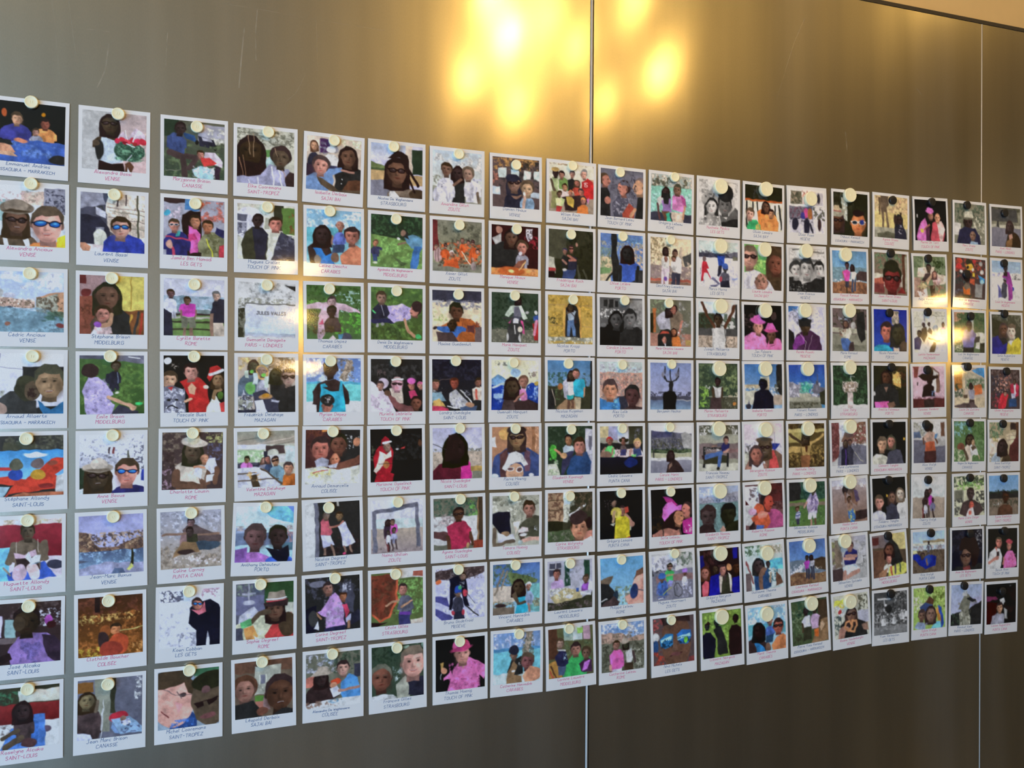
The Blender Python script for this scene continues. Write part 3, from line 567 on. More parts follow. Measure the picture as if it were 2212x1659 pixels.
3 6~p~Coline Carnoy~PUNTA CANA~bathers kneeling in shallow sea surf~b 99a a98;n 0 0 100 50 aab 8 .5;n 0 55 100 100 876 9 .5;n 20 78 100 96 dcc 6 .35;p 544 36 34 44 24 58 24 76 34 100 50 96 58 70 56 40 50;h 50 20 8 755 322 m;p 866 34 40 44 34 44 58 32 60;l 865 4 4 40 40 40;l 865 4 62 42 96 42;p 332 42 40 60 40 62 60 44 62;h 48 36 8 433 211 m;e 74 62 26 8 345;p 864 36 54 58 56 64 72 30 76 18 80;e 42 72 14 4 322
3 7~b~Koen Cobbon~LES GETS~skier in black bending forward on the snow~b dde;n 0 0 40 20 334 4 .5;n 70 0 100 16 a78 5 .5;n 0 40 100 100 bbc 14 .4;n 30 75 60 100 889 5 .5;p 112 50 34 60 24 84 18 98 30 100 80 98 100 84 100 80 76 76 90 78 100 62 100 60 72 48 60;h 62 26 10 a65 322 mz;p d67 52 36 60 38 66 36 74 22 76 40 64 46
3 8~b~Michel Cooremans~SAINT-TROPEZ~close selfie of man in glasses and woman in sunglasses~b 89a;g 60 0 100 12 364 475;r 62 12 100 20 bba;p 248 20 90 50 70 66 84 60 100 20 100;e 26 52 34 46 d98 10;e 20 12 40 16 432 -10;p 432 40 6 60 20 60 46 48 40 42 22;e 40 42 5 4 433;l 655 1 10 30 30 42 58 44;l 655 1.4 32 36 38 48;p e99 40 60 28 54 32 74;l 733 2 6 68 18 80;n 20 84 60 100 36b 6 .5;e 84 60 30 42 543 -12;e 84 22 30 16 221 -12;e 78 38 8 6 644;p 211 60 62 74 58 76 66 64 70;p 211 80 58 98 50 98 58 84 66;l 211 1.5 60 62 100 50;e 82 84 13 5 744 -8
4 1~p~Elke Cooremans~SAINT-TROPEZ~two people in striped shade under a straw roof~b bba;n 0 0 100 30 665 4 .5;l 887 .8 0 10 100 28;l 665 .8 0 2 100 16;r 46 36 62 50 584;p 9bb 44 60 60 46 70 60 50 80;h 24 40 26 321 211 w;p 211 0 60 50 62 54 86 0 90;l a86 1 18 14 24 46;l a86 1 28 10 30 50;l a75 1 10 50 16 86;l a75 1 4 54 12 90;p 99b 0 90 40 84 56 62 90 70 100 100 0 100;l eee 2 60 66 66 98;l eee 2 72 70 80 98;l dde 1.5 20 92 24 100;l dde 1.5 36 88 40 100;h 76 48 19 543 322 c;l a86 1 66 32 70 48;l b86 1.2 80 70 84 84;p 322 84 84 92 74 100 78 96 100 86 100
4 2~b~Hugues Crollet~TOUCH OF PINK~man in white shirt beside a man in dark coat~b ccb;n 0 0 50 20 a98 12 .5;e 20 36 26 30 dde;r 0 20 16 32 556;r 0 34 16 50 889;n 0 34 16 60 445 5 .4;r 64 0 82 46 332;r 78 4 100 52 573;n 90 10 100 50 742 6 .4;r 48 24 56 44 998;p 332 6 76 14 52 26 42 44 42 54 60 50 100 12 100;p 223 26 42 44 42 54 54 46 100 32 100;h 35 30 12 322 211 a;p 334 60 52 76 48 98 60 100 100 50 100;n 58 54 100 100 556 7 .35;p ccb 58 50 74 48 68 70 56 98 48 98 54 70;h 66 34 14 c76 321 ms
4 3~p~Gwenaelle Daragielle~PARIS - LONDRES~pale stone plaque with engraved lettering~b ccc;n 0 0 100 34 999 7 .4;n 0 28 100 40 887 6 .5;p 222 82 4 100 4 100 18;p 332 0 46 12 48 14 70 10 100 0 100;n 0 30 14 100 776 6 .5;r 10 38 100 40 555;g 12 42 100 92 ccd bcd;g 12 92 100 98 9ab aab;w 32 58 5.5 333 JULES VALLES
4 4~b~Frédérick Delahaye~MAZAGAN~group raising cocktails at a lunch table~b ba9;n 0 0 40 30 ca6 9 .5;n 50 0 100 25 543 8 .5;n 80 0 100 20 bba 9 .5;p 567 4 40 20 22 40 40 44 70 0 70;h 27 16 11 443 322 w;t 42 42 18 30 aab;h 42 24 10 976 c95 w;e 22 56 9 11 6a5;r 12 24 18 38 bcb;r 26 30 34 50 bcc;r 46 34 54 56 bcb;e 24 27 4 3 6b4;e 44 32 4 3 6b4;p 222 56 50 76 42 92 60 100 100 62 100 56 76;h 66 32 12 332 221 w;h 88 36 16 a87 433 mgs;p 222 86 54 100 50 100 100 88 100;p 334 26 64 46 60 70 80 72 100 30 100;e 48 72 12 5 b85;e 48 70 6 4 c82;p dde 28 80 44 78 54 98 34 100;p aab 58 78 72 78 70 82 58 82;e 12 84 13 14 998;e 10 70 4 6 aab;l dde 1 10 60 10 70;n 0 68 26 98 334 5 .4;n 0 68 26 98 dde 3 .2;p 223 0 96 30 94 30 100 0 100
4 5~p~Valentine Delahaye~MAZAGAN~friends seated along a restaurant terrace table~b bba;g 0 0 100 24 887 a98;l 776 1.5 0 20 60 6;l cba 1.5 20 26 100 10;l 776 1.5 40 30 100 18;r 0 24 50 32 dde;r 0 34 46 56 9b8;n 0 36 50 56 cdb 8 .5;r 50 26 82 42 433;e 62 40 10 8 ccb;r 54 44 84 58 ccc;r 84 28 100 60 bcc;r 0 56 40 66 445;n 0 54 60 66 223 5 .5;t 16 56 20 18 d6b;h 16 50 6 864 221 m;t 44 60 16 16 778;h 44 52 5 a76 532 w;t 54 58 16 26 346;h 52 51 6 a65 433 w;r 46 36 52 48 223;t 68 64 26 34 689;h 66 54 8 a75 322 mg;t 92 80 30 26 c62;h 88 68 11 c86 433 ms;p ccd 0 66 40 64 74 96 60 100 0 100;l 543 2 0 76 30 74;p 432 20 80 32 78 42 100 28 100;l 543 2 0 88 70 86;n 14 70 40 90 c95 4 .3;l 543 3 40 66 76 96
4 6~b~Anthony Dehauteur~PORTO~man and scarfed woman above a harbour bay~b cdd 9cd;p 6bd 30 0 100 0 100 34 60 20;p 57c 80 0 100 0 100 22;r 0 38 40 60 89b;n 0 34 100 44 a99 7 .5;r 0 48 100 70 679;n 74 42 100 66 a77 4 .5;r 70 66 100 80 467;t 30 84 60 30 a6b;p 85a 0 80 20 74 20 100 0 100;h 34 54 23 644 433 m;t 78 90 50 20 35b;h 74 54 20 322 221 a;p 112 52 74 74 80 92 70 96 90 84 100 64 92
4 7~p~Sophie Degreef~ROME~woman in fedora and red vest holding a map~b 556;n 0 0 60 24 787 6 .4;r 0 22 56 54 668;l 99a 3 22 0 22 30;r 10 16 34 20 99a;e 22 34 10 5 aab;g 50 0 100 50 242 353;r 86 38 100 70 bba;p bbc 6 56 30 42 46 60 20 76 4 70;p cca 0 76 40 56 76 60 60 100 0 100;p 445 0 80 12 78 14 100 0 100;p b33 50 96 70 66 96 56 100 100 56 100;e 90 78 16 22 432;h 68 48 18 643 211 w;p 987 54 34 58 18 84 16 88 34;l dde 2 54 31 88 29;l c34 2 54 35 88 33;p 322 48 38 92 32 90 44 50 44;l 543 8 58 52 40 54 28 68;p 5a6 8 68 26 62 28 74 10 80;p c84 14 80 30 74 38 96 20 98;p eee 30 92 44 100 36 100
4 8~b~Léopold Derbaix~SAJAI BAI~baby and laughing woman close together outdoors~b 654;r 0 0 100 20 643;r 34 10 80 60 aa9;r 44 26 52 42 667;l ccb 1.5 42 26 42 44;l ccb 1.5 54 26 54 44;n 34 40 60 56 998 6 .4;r 34 62 56 76 583;r 34 72 60 86 a65;p 977 50 58 60 46 60 90 48 92;h 17 48 22 965 532 c;p 222 0 76 30 70 46 90 44 100 0 100;h 78 60 32 532 322 as;p 222 50 98 80 90 100 92 100 100 46 100;e 46 90 10 8 743
5 1~p~Isabelle Derbaix~SAJAI BAI~woman in black holding a baby in blue~b ba9;r 0 0 24 30 cba;r 24 4 42 30 425;n 20 10 60 34 778 5 .4;n 60 0 100 16 bca 8 .5;t 12 32 22 40 223;h 14 18 8 b86 532 w;t 44 34 34 30 ccc;e 44 24 9 6 ddd;r 32 52 56 62 335;r 0 54 20 76 323;p 222 52 66 60 50 82 46 100 60 100 78 80 100 54 100;h 76 32 19 643 211 w;p 532 78 78 100 72 100 100 60 98;p 68b 0 86 14 68 40 58 64 54 66 62 48 70 50 92 30 100 0 96;l a76 4 64 60 88 62;h 26 54 17 c87 433 c;p 543 20 74 30 78 60 96 100 94 100 100 60 100 26 90;e 66 76 1 1 eee;e 65 84 1 1 eee
5 2~p~Céline Deschx~CARAÏBES~couple with a bareheaded baby in blue by the sea~b 7ac 9cd;n 0 0 100 34 cde 12 .45;r 0 34 100 60 5ab;r 0 60 100 100 7bc;t 60 42 24 26 56b;l 865 5 46 48 46 62;h 61 28 10 965 322 k;p 346 46 64 70 62 68 78 46 80;p 322 2 70 16 58 34 58 46 80 48 100 8 100;p 27c 12 70 24 66 34 86 46 80 52 100 28 100;h 28 46 17 322 211 w;p c75 62 84 78 68 92 64 100 74 100 100 64 100;h 83 46 17 a65 322 ms;e 52 88 8 10 754;e 20 94 6 10 876
5 3~b~Thomas Depez~CARAÏBES~shirtless man with spread arms in green garden~b 463;n 0 0 100 50 352 7 .5;n 50 10 100 50 9bb 4 .25;n 0 24 40 40 6a4 5 .4;n 50 50 100 90 5a3 6 .5;n 0 50 40 90 343 9 .5;p cab 0 38 36 30 50 32 70 34 96 46 98 50 60 46 58 60 20 58 26 44 0 44;h 46 30 10 a88 433 m;p b9a 22 54 44 56 36 80 24 100 18 100;p b36 22 72 28 62 30 72;p 433 30 70 40 60 56 60 64 74 64 86 32 86;h 46 48 11 322 221 a;n 8 74 64 92 542 7 .4;p dcc 32 98 48 92 60 100 32 100;e 70 96 13 7 445;p 48a 56 90 66 90 62 98
5 4~p~Myriam Depez~CARAÏBES~woman in turquoise top with child in bandana on beach~b 57b 8ad;n 0 0 100 45 cde 12 .45;r 0 44 100 48 4ac;r 0 48 100 80 6cc;r 0 80 100 100 ddd;p a98 60 38 76 4 84 2 86 8 72 44;n 62 0 88 44 765 4 .5;t 44 42 66 62 322;h 44 20 16 322 211 a;p 2ac 26 48 34 46 44 62 58 60 62 42 66 44 72 100 22 100;p 322 30 54 42 62 58 58 56 50;h 38 88 13 a65 221 k;e 38 78 14 10 222;n 32 72 46 84 dcc 4 .4
5 5~b~Arnaud Demarcelle~COLISÉE~family hugging a baby at a white table~b 422;n 0 0 40 30 632 9 .5;r 30 0 46 4 c73;r 64 0 100 60 222;n 66 10 100 36 ccc 3 .18;h 60 26 19 743 221 a;h 27 34 21 b65 322 m;p 99a 16 58 30 50 42 56 40 68 20 70;h 54 54 12 c75 b64 k;l 743 14 52 74 100 52;p ddc 0 72 30 68 60 74 100 64 100 100 0 100;n 4 68 46 90 dc7 6 .45;l b34 1.5 14 80 40 74;e 94 22 7 8 b75;p dde 40 66 60 62 56 70 44 70
5 6~b~Nicolas Degreef~SAINT-TROPEZ~boy in coral shirt hugging a girl in white dress~b 222;r 0 0 17 100 ccc;r 17 0 24 100 667;r 58 0 62 8 bbb;n 24 60 100 100 322 8 .5;p c56 26 36 32 28 42 30 48 56 44 62 28 60;h 38 22 9 865 221 m;l a65 4 44 46 62 44 68 38;p cce 28 60 44 62 52 80 38 82 32 84;r 32 84 37 98 865;l 865 4 46 80 54 98;p cce 58 46 72 38 78 50 92 76 74 84 68 84 64 60;h 62 26 8 864 321 m;l 865 4 70 84 72 94;l 865 4 80 82 84 94;e 70 97 3 2 c36
5 7~p~Corine Degreef~SAINT-TROPEZ~man in lilac shirt on scooter with a child behind~b 222;n 0 0 100 40 445 8 .35;e 24 12 16 6 667;p 445 66 20 84 6 90 40 88 70 74 60;n 66 8 84 30 ccd 4 .4;p 112 0 60 20 50 20 96 0 100;p 223 60 84 96 64 100 80 70 96;p b8c 30 60 46 34 54 30 64 38 68 60 72 92 36 96 38 74 22 64;n 34 40 70 92 98a 8 .4;h 42 20 12 965 322 m;p c35 66 52 76 52 82 66 74 78;h 70 38 8 a64 421 m;p bbd 74 78 84 70 82 84 74 86;r 76 84 81 98 a75;l a75 4 20 66 28 74;p 224 34 94 72 90 70 100 34 100;e 14 74 8 14 333;p dde 14 92 22 80 24 96
5 8~b~Alexandre De Waghenaere~COLISÉE~woman in hat and man in blue with newborn~b 665;n 0 0 60 36 aab 6 .45;n 50 0 100 40 343 7 .5;r 88 24 100 50 334;p b65 0 44 16 40 16 60 0 62;p 322 4 66 16 54 40 50 60 80 30 94 0 92;h 28 44 14 322 211 w;p a98 8 42 20 30 22 24 40 24 42 32 50 38 36 40;p 48c 64 56 80 40 94 50 100 90 70 92 62 76;h 68 30 14 b87 322 ms;e 54 54 9 6 d42;e 50 60 6 6 c86;p ccd 44 66 56 62 64 76 50 82;l a76 5 60 72 98 68;p ccc 0 94 40 86 100 84 100 100 0 100;n 0 86 60 100 865 6 .4;n 40 84 70 94 58a 5 .4
6 1~b~Nicolas De Waghenaere~STRASBOURG~woman in dark glasses with long braids~b bbd;g 0 0 70 32 9ac ccd;r 66 0 80 64 cba;r 80 6 100 54 232;p 674 0 34 30 44 34 54 0 52;r 0 48 30 54 453;r 0 52 66 72 b96;r 70 56 100 76 b96;r 0 70 50 100 778;t 66 84 70 30 765;p ddd 34 94 44 84 60 100 36 100;e 90 94 16 12 432;l 211 5 58 20 76 50 92 76;l 211 4 64 40 84 88;h 50 50 25 643 211 wg;p 211 32 28 50 10 72 20 76 60 64 44 56 24
6 2~p~Agnieska De Waghenaere~MIDDELBURG~woman in denim photographing a toddler on a lawn~b 232;n 0 0 100 40 353 6 .45;p 684 0 38 40 44 100 50 100 100 0 100;n 0 42 100 100 7a5 12 .5;p 453 36 74 70 92 60 96;p 58a 66 40 80 34 100 44 100 58 78 60 68 50;p 36a 84 56 98 56 88 98 74 98;l 865 4 66 50 54 54;p 222 62 38 60 28 70 28 74 44;e 62 32 5 6 865;e 54 44 3 2 eee;t 9 62 16 18 335;h 9 55 6 b75 643 m;l 335 4 14 64 20 66;r 4 76 9 90 347;r 9 76 12 90 347;e 8 93 4 2 ccb
6 3~b~Denis De Waghenaere~MIDDELBURG~man lying on grass beside boy in dark jacket~b 463 452;n 0 0 100 100 573 14 .5;n 0 70 60 100 342 9 .5;p bad 30 36 60 30 78 38 78 58 62 62 40 68 26 52;n 30 36 78 66 98c 6 .4;h 86 40 13 b76 322 L;e 88 34 10 10 322;l b86 6 64 60 74 84;l b86 6 74 84 84 92;e 92 92 6 4 4b6;p 223 2 46 14 30 30 34 36 50 28 60 2 60;l ccd 1 18 32 24 54;p 224 0 60 36 60 44 68 4 70;h 20 20 12 865 432 m;e 12 73 3 4 888;e 22 71 3 3 888;p 5d7 4 44 10 48 8 50 3 46
6 4~p~Murielle Debrielle~TOUCH OF PINK~party guests with a tiara and pink caps~b 222 111;n 0 10 100 40 333 9 .5;p dcd 0 36 20 54 40 80 50 100 0 100;n 10 20 30 40 544 5 .4;e 24 46 10 10 bab;h 18 50 8 a76 433 m;p cba 36 56 60 52 62 84 46 84;h 50 48 13 d9a 977 mg;l eee 3 40 40 60 38;h 78 50 8 a65 311 m;e 78 42 9 6 c5a;p c36 72 60 84 58 92 74 78 76;h 96 50 7 b76 c58 m;p 744 30 62 40 68 56 84 80 90 90 100 60 100 38 82;h 88 84 12 743 211 a;e 32 64 6 6 643;n 0 70 40 100 bab 5 .3
6 5~p~Marianne Gyselinck~TOUCH OF PINK~child in red and white robe at night~b 111;n 40 10 100 60 222 8 .5;n 0 30 12 60 443 4 .4;p c33 60 36 66 34 66 38 58 39;e 52 38 3 1.5 bbb;e 96 28 4 6 532;p a12 6 54 16 32 36 28 44 44 40 78 34 88 14 92 8 80;p dcb 18 40 30 48 38 40 40 52 28 58 24 70 12 84 6 80 14 62;p a12 10 88 36 82 46 86 38 100 6 100;l ddd 1.5 6 100 40 98;h 32 32 9 865 321 k;p a12 20 30 20 20 28 14 36 18 40 26 26 26;l ddd 4 24 26 40 24;e 30 68 6 7 a63;l 322 1 16 66 42 66
6 6~p~Naima Ghillain~ZOUTE~family of four inside a grey frame on beach~b ccd ccc;r 4 36 100 54 bcc;g 0 54 100 100 a98 988;p 667 2 20 88 6 90 14 10 26 12 96 4 98;p 667 84 8 90 6 97 92 88 92;n 0 90 100 100 877 4 .4;p 323 24 50 36 46 38 70 26 74;h 32 42 6 322 211 w;p c4a 36 48 48 46 52 58 46 64 38 64;h 40 42 6 754 322 m;l 733 4 30 72 32 96;t 34 68 10 16 ccd;h 34 62 4 433 221 a;t 44 64 12 18 99b;h 44 57 5 543 221 a;l 322 3 34 82 35 97;l 433 3 40 76 42 96;l 433 3 48 76 50 94
6 7~p~Cécile Gilles~STRASBOURG~man beside a giant orange cup by a hedge~b 563;n 40 10 100 80 7a5 6 .5;r 54 0 100 12 ccc;r 80 0 100 10 a54;p 732 0 4 50 2 48 50 30 88 8 84 0 60;n 0 10 46 80 532 10 .4;l c53 4 50 4 48 52 34 84 16 90 4 78;p 211 0 90 30 94 0 100;t 66 46 30 36 556;h 60 32 10 b76 322 ms;l b86 4 52 52 36 58 28 62;l b86 4 78 56 58 66;p 336 52 80 74 74 76 98 54 100;r 54 76 74 82 639;p cba 76 92 100 88 100 100 76 100
6 8~b~François Gilles~STRASBOURG~woman with cropped hair and smiling man selfie~b 343;n 0 0 70 40 232 8 .5;n 40 40 60 70 bcc 6 .35;n 60 0 100 24 9ba 6 .4;p 998 46 74 66 60 76 78 72 100 50 100;p 223 70 70 80 62 100 66 100 100 70 96;h 80 34 30 d98 765 ms;t 18 92 60 18 ddd;h 18 58 25 743 665 a
7 1~p~Amandine Gillot~ZOUTE~woman in black hugging two boys in white shirts~b abc ddc;n 0 0 100 50 bbb 14 .4;r 0 70 100 100 887;n 0 50 20 80 776 6 .4;t 8 74 16 30 aab;n 80 50 100 76 99b 5 .5;p 222 38 56 52 50 64 58 66 100 38 100;h 50 42 14 322 211 w;t 26 54 36 50 ccd;h 28 36 13 754 321 m;l 754 5 42 66 58 54;t 82 58 36 40 ccd;h 72 42 13 976 654 c;l 654 6 92 78 94 96;n 16 60 24 80 556 3 .3
7 2~b~Xavier Gillot~ZOUTE~large group in orange shirts before a painted backdrop~b 776 886;n 0 4 100 50 554 9 .5;p 622 0 0 10 2 12 60 0 62;r 0 84 100 100 776;n 14 44 100 84 d52 6 .6;n 10 46 100 90 543 5 .35;e 10 68 9 14 b99;l 533 1 6 58 6 80;l 533 1 12 58 12 80;t 25 58 18 16 d52;t 60 46 14 16 d52;t 84 52 20 20 d52;h 25 50 5 965 322 mg;h 50 42 4 a76 543 m;h 60 38 5 965 643 m;h 72 42 5 965 322 m;h 82 40 5 965 322 mg;h 6 54 5 a76 654 m;h 92 58 5 a76 322 m;p d52 24 78 48 76 54 92 22 90;h 38 64 5 a76 ccc m;l ddc 1.5 58 60 76 84;h 82 72 4 a76 543 k;t 82 80 10 14 988
7 3~b~Maxime Guedemiuit~~man in orange holding a child in blue~b dca;r 0 0 100 22 334;n 0 18 100 36 778 4 .5;r 0 20 20 24 bbb;n 0 40 30 60 9a6 8 .4;p a52 18 70 50 52 80 56 98 70 88 100 30 100;n 60 54 100 80 732 7 .4;h 48 40 17 532 221 m;p 36b 8 72 50 68 68 74 66 80 54 84 50 92 30 84 10 78;h 40 66 12 321 211 k;p 433 8 82 40 82 60 100 14 98;e 5 74 5 3 322;r 86 70 100 100 655;p 633 70 68 84 66 84 84 70 80
7 4~b~Landry Guedegbe~SAINT-LOUIS~three men on a dark boat bench~b 112 222;n 0 0 100 40 223 9 .5;l 544 1.5 0 44 40 38;n 0 50 20 68 999 10 .4;p bbb 34 66 46 58 60 60 80 80 82 96 44 96 34 80;n 36 60 80 96 99a 6 .4;l 222 5 50 58 76 84;h 44 46 10 943 521 m;p 79a 0 66 16 64 28 82 0 86;h 6 48 10 a65 432 m;p da5 2 80 14 76 26 92 2 94;p c35 0 90 30 94 40 100 0 100;l eee 2 30 90 50 96;p 457 56 92 90 90 90 100 56 100;p cba 82 58 94 52 100 56 100 80 84 80;h 94 44 9 854 321 m;l c54 4 88 60 90 78;e 76 88 8 5 b86
7 5~p~Nicole Guedegbe~SAINT-LOUIS~person in magenta top seen against pale hills~b aac ddd;n 0 40 100 50 665 5 .5;r 0 47 100 100 ba9;n 0 46 100 80 987 9 .5;r 76 76 100 86 a84;r 80 86 100 100 776;p 512 0 90 14 70 34 62 56 70 60 100 0 100;p c28 54 64 66 54 76 70 80 98 56 98 58 80;h 46 38 26 211 110 w;p 211 28 30 32 14 48 10 56 22 48 60 28 66 22 62;l 333 1 0 28 26 40
7 6~p~Agnes Guedegbe~SAINT-LOUIS~man in crimson polo on a shady terrace~b 665;n 0 0 100 40 354 6 .5;n 70 6 100 40 6a4 6 .45;r 0 36 100 90 ccc;n 0 30 50 56 988 9 .5;p 533 0 62 30 66 30 84 0 74;p 864 90 0 96 0 94 90 88 90;r 92 0 100 100 432;p a24 26 56 46 44 66 48 76 62 72 94 34 100 30 76;h 50 32 13 532 211 ag;l 532 7 28 74 34 98;l 532 6 74 70 78 92;p 832 80 84 100 86 100 100 82 100;e 68 94 3 5 a85
7 7~b~Bruno Godefroid~MEGÈVE~skier with a small child on snowy slope~b bbd;p 433 0 6 100 0 100 10 60 24 40 20 0 24;n 0 0 100 24 655 5 .4;e 6 26 6 4 d63;n 0 40 100 100 cce 10 .5;p 448 0 52 24 56 30 76 0 58;p 448 0 70 36 96 22 98 0 78;p 112 28 22 46 16 62 24 66 40 64 60 68 76 60 76 52 50 36 60 34 82 28 82 30 50;n 48 28 60 40 ccd 3 .5;h 56 16 8 865 321 m;t 46 58 22 30 334;h 46 48 8 865 36b mz;e 46 42 8 7 24a;e 50 40 4 4 4a6;e 60 50 5 7 b34;p 223 38 86 56 84 62 100 36 100;e 36 88 4 5 b34;e 56 88 4 5 b34;l 333 3 62 76 86 96;l 444 1 62 50 80 72
7 8~b~Thomas Hoenig~TOUCH OF PINK~man in pink shirt and hat holding a glass~b 111;p d6a 22 100 34 62 46 46 66 38 84 46 100 64 98 84 88 76 84 100;p d6a 16 74 30 62 34 74 16 80;n 26 46 90 100 c59 8 .4;p c97 50 48 62 44 56 60;h 54 30 20 c87 a65 ks;e 52 14 18 13 c47;e 52 20 22 5 b36 -10;p da5 8 46 16 44 14 58 10 58;e 16 60 6 6 c86;l ccc 1 12 66 10 76
8 1~b~Damien Hnaux~VENISE~woman in black headscarf and toddler at souvenir stall~b 544;n 0 0 100 26 b84 7 .5;n 40 4 100 40 222 6 .5;r 12 22 28 40 bcc;r 38 24 56 42 cdd;r 66 24 82 42 cdd;r 88 22 100 42 bcc;n 10 40 100 60 333 7 .5;n 0 20 12 70 a65 6 .4;r 0 60 16 76 bcd;r 82 66 100 78 abc;p 223 26 84 36 66 50 60 62 72 60 100 26 100;e 50 66 14 16 865;p 223 24 86 62 84 60 100 24 100;h 46 50 17 865 223 wgs;e 42 40 15 8 223;t 74 78 30 30 79b;h 74 60 16 b97 543 c;l b98 6 68 76 66 98;e 68 70 3 4 cde
8 2~p~Monique Hnaux~VENISE~woman guiding a baby beside an orange tabletop~b 311;p aaa 2 28 20 16 22 38 8 42;e 16 10 7 7 a76;n 70 20 100 44 a23 8 .4;p ccd 74 4 88 4 86 24 80 30 74 22;n 74 6 88 30 433 3 .4;p 222 0 46 30 30 60 44 58 80 0 86;h 42 24 16 643 211 w;t 66 56 28 30 99a;h 66 42 13 b76 432 c;e 62 54 4 4 cce;p 743 46 84 58 70 74 66 70 86 50 90;p d84 0 86 100 84 100 100 0 100;e 42 92 28 9 b52;e 42 92 6 3 dd8;n 76 84 100 98 d96 6 .4;l da6 3 72 72 60 88
8 3~p~Marie Hanquet~ZOUTE~rider in pale jacket on black scooter~b 343;n 0 0 100 70 232 7 .5;r 0 74 100 100 665;n 0 70 100 100 776 4 .5;p bcb 28 46 40 26 62 22 76 50 68 54 60 40 44 40 36 50;p 667 48 28 58 28 64 48 46 48;h 56 14 8 322 211 w;p c48 36 60 44 52 66 52 70 84 62 80 60 62;p 333 42 54 62 52 66 70 62 98 34 98 34 72;p 445 42 48 62 48 60 56 44 56;r 46 52 58 60 ccd;r 48 64 50 82 ddd;e 60 74 5 6 dcb;e 34 90 3 8 bbb;e 60 92 3 8 bbb;l 333 3 24 52 46 52;l 333 3 62 52 82 60;e 76 40 4 3 bbb;p a22 88 60 100 56 100 96 92 94;e 94 38 4 4 ddd;p 35a 88 46 98 42 100 54 90 54;l d8a 5 96 54 92 82
8 4~b~Gwenaël Hanquet~ZOUTE~woman holding a small child before a blue mural~b ddb;n 8 2 40 12 555 5 .5;n 78 22 100 34 655 5 .5;e 50 26 11 8 9bd;p 69c 0 44 14 30 32 38 38 50 0 60;p 139 0 50 30 52 44 70 44 100 0 100;p 139 74 52 86 44 100 50 100 100 70 92;n 0 40 100 90 8ad 9 .25;l bcc 4 2 56 40 42;r 4 68 24 76 8ad;p 433 20 100 28 74 50 60 60 80 56 100;h 44 52 18 432 211 w;p c7a 58 60 70 54 76 70 78 84 64 82;h 68 42 11 965 643 c;l 965 4 68 66 48 82;p 322 50 84 80 78 100 92 100 100 50 100;e 96 46 4 4 ca4
8 5~b~Pierre Hoenig~COLISÉE~toddler in white bucket hat and goggles with adult~b a75;n 60 0 100 60 c97 9 .5;e 28 14 14 12 c95;p ddd 0 22 6 20 8 40 0 42;r 84 0 92 60 964;p 347 4 60 30 42 76 42 100 62 100 100 0 100;p 533 16 54 30 44 40 80 30 100 18 100;p 645 68 44 82 50 80 90 70 90;h 52 22 20 864 322 wg;e 52 6 20 10 322;e 48 92 19 18 c97;p ccc 22 82 34 54 50 48 64 56 76 76 68 80 60 72 40 74 28 88;e 38 84 8 5 ddd;e 58 86 8 5 ddd;e 38 84 6 3.5 644;e 58 86 6 3.5 644;e 6 98 8 4 cdd;e 84 98 6 4 dde
8 6~p~Tamara Hoenig~COLISÉE~man in grey polo with a hatted child~b aa9;n 0 0 100 20 665 6 .5;n 0 10 60 40 ccb 12 .5;n 40 20 66 60 776 5 .5;p 443 56 60 70 48 90 40 100 46 100 90 60 80;h 78 26 16 965 321 ms;n 88 62 98 74 ccd 3 .35;p 112 0 40 12 30 36 32 40 76 20 78 4 60;e 28 76 9 6 975;p ccd 10 72 30 80 46 76 50 92 14 96;l 654 8 4 66 6 98;l 654 7 10 96 46 90;h 64 76 10 543 543 kg;p cbb 54 70 62 62 76 66 78 74 56 74;e 66 78 8 3 eee;l c98 8 66 90 100 86;e 60 94 5 6 abb;p dcb 44 54 60 50 50 78
8 7~b~Vincent Hanredink~CARAÏBES~woman in turquoise holding a capped child by palms~b 46a 8bc;n 0 0 50 46 564 5 .55;r 0 44 70 76 cba;p 674 30 16 70 24 96 34 92 40 40 42;n 40 20 90 42 453 5 .5;p 6aa 76 44 100 40 100 100 70 90;l 876 4 4 60 22 12;l 876 3 18 50 30 14;n 0 72 100 90 875 5 .5;r 0 86 46 100 765;e 16 82 12 4 322;p 2ac 48 56 66 56 72 70 74 96 46 98 52 80;h 54 46 15 432 211 w;p 543 40 62 48 56 56 78 72 74 74 80 52 84;t 78 58 16 26 89b;h 76 46 8 965 ddd m;l a76 4 76 82 78 96
8 8~p~Catherine Hanredink~CARAÏBES~man with child in black bandana by palm trunk~b 68b 9bd;n 0 0 100 30 cce 12 .4;r 0 30 100 36 48b;r 0 36 100 80 6bc;r 0 80 100 100 bcc;p 987 60 46 74 0 86 0 74 48;n 60 0 86 48 665 4 .5;p 222 30 78 38 54 58 48 64 60 62 84 38 88;n 50 54 60 66 bbb 3 .35;h 43 44 10 754 222 k;e 43 34 11 10 223;h 72 58 17 744 543 m;p c86 62 88 76 70 92 72 100 84 98 96 70 100;p 864 26 100 32 76 44 56 50 64 44 84 60 88 62 100;e 42 76 4 2 ccc
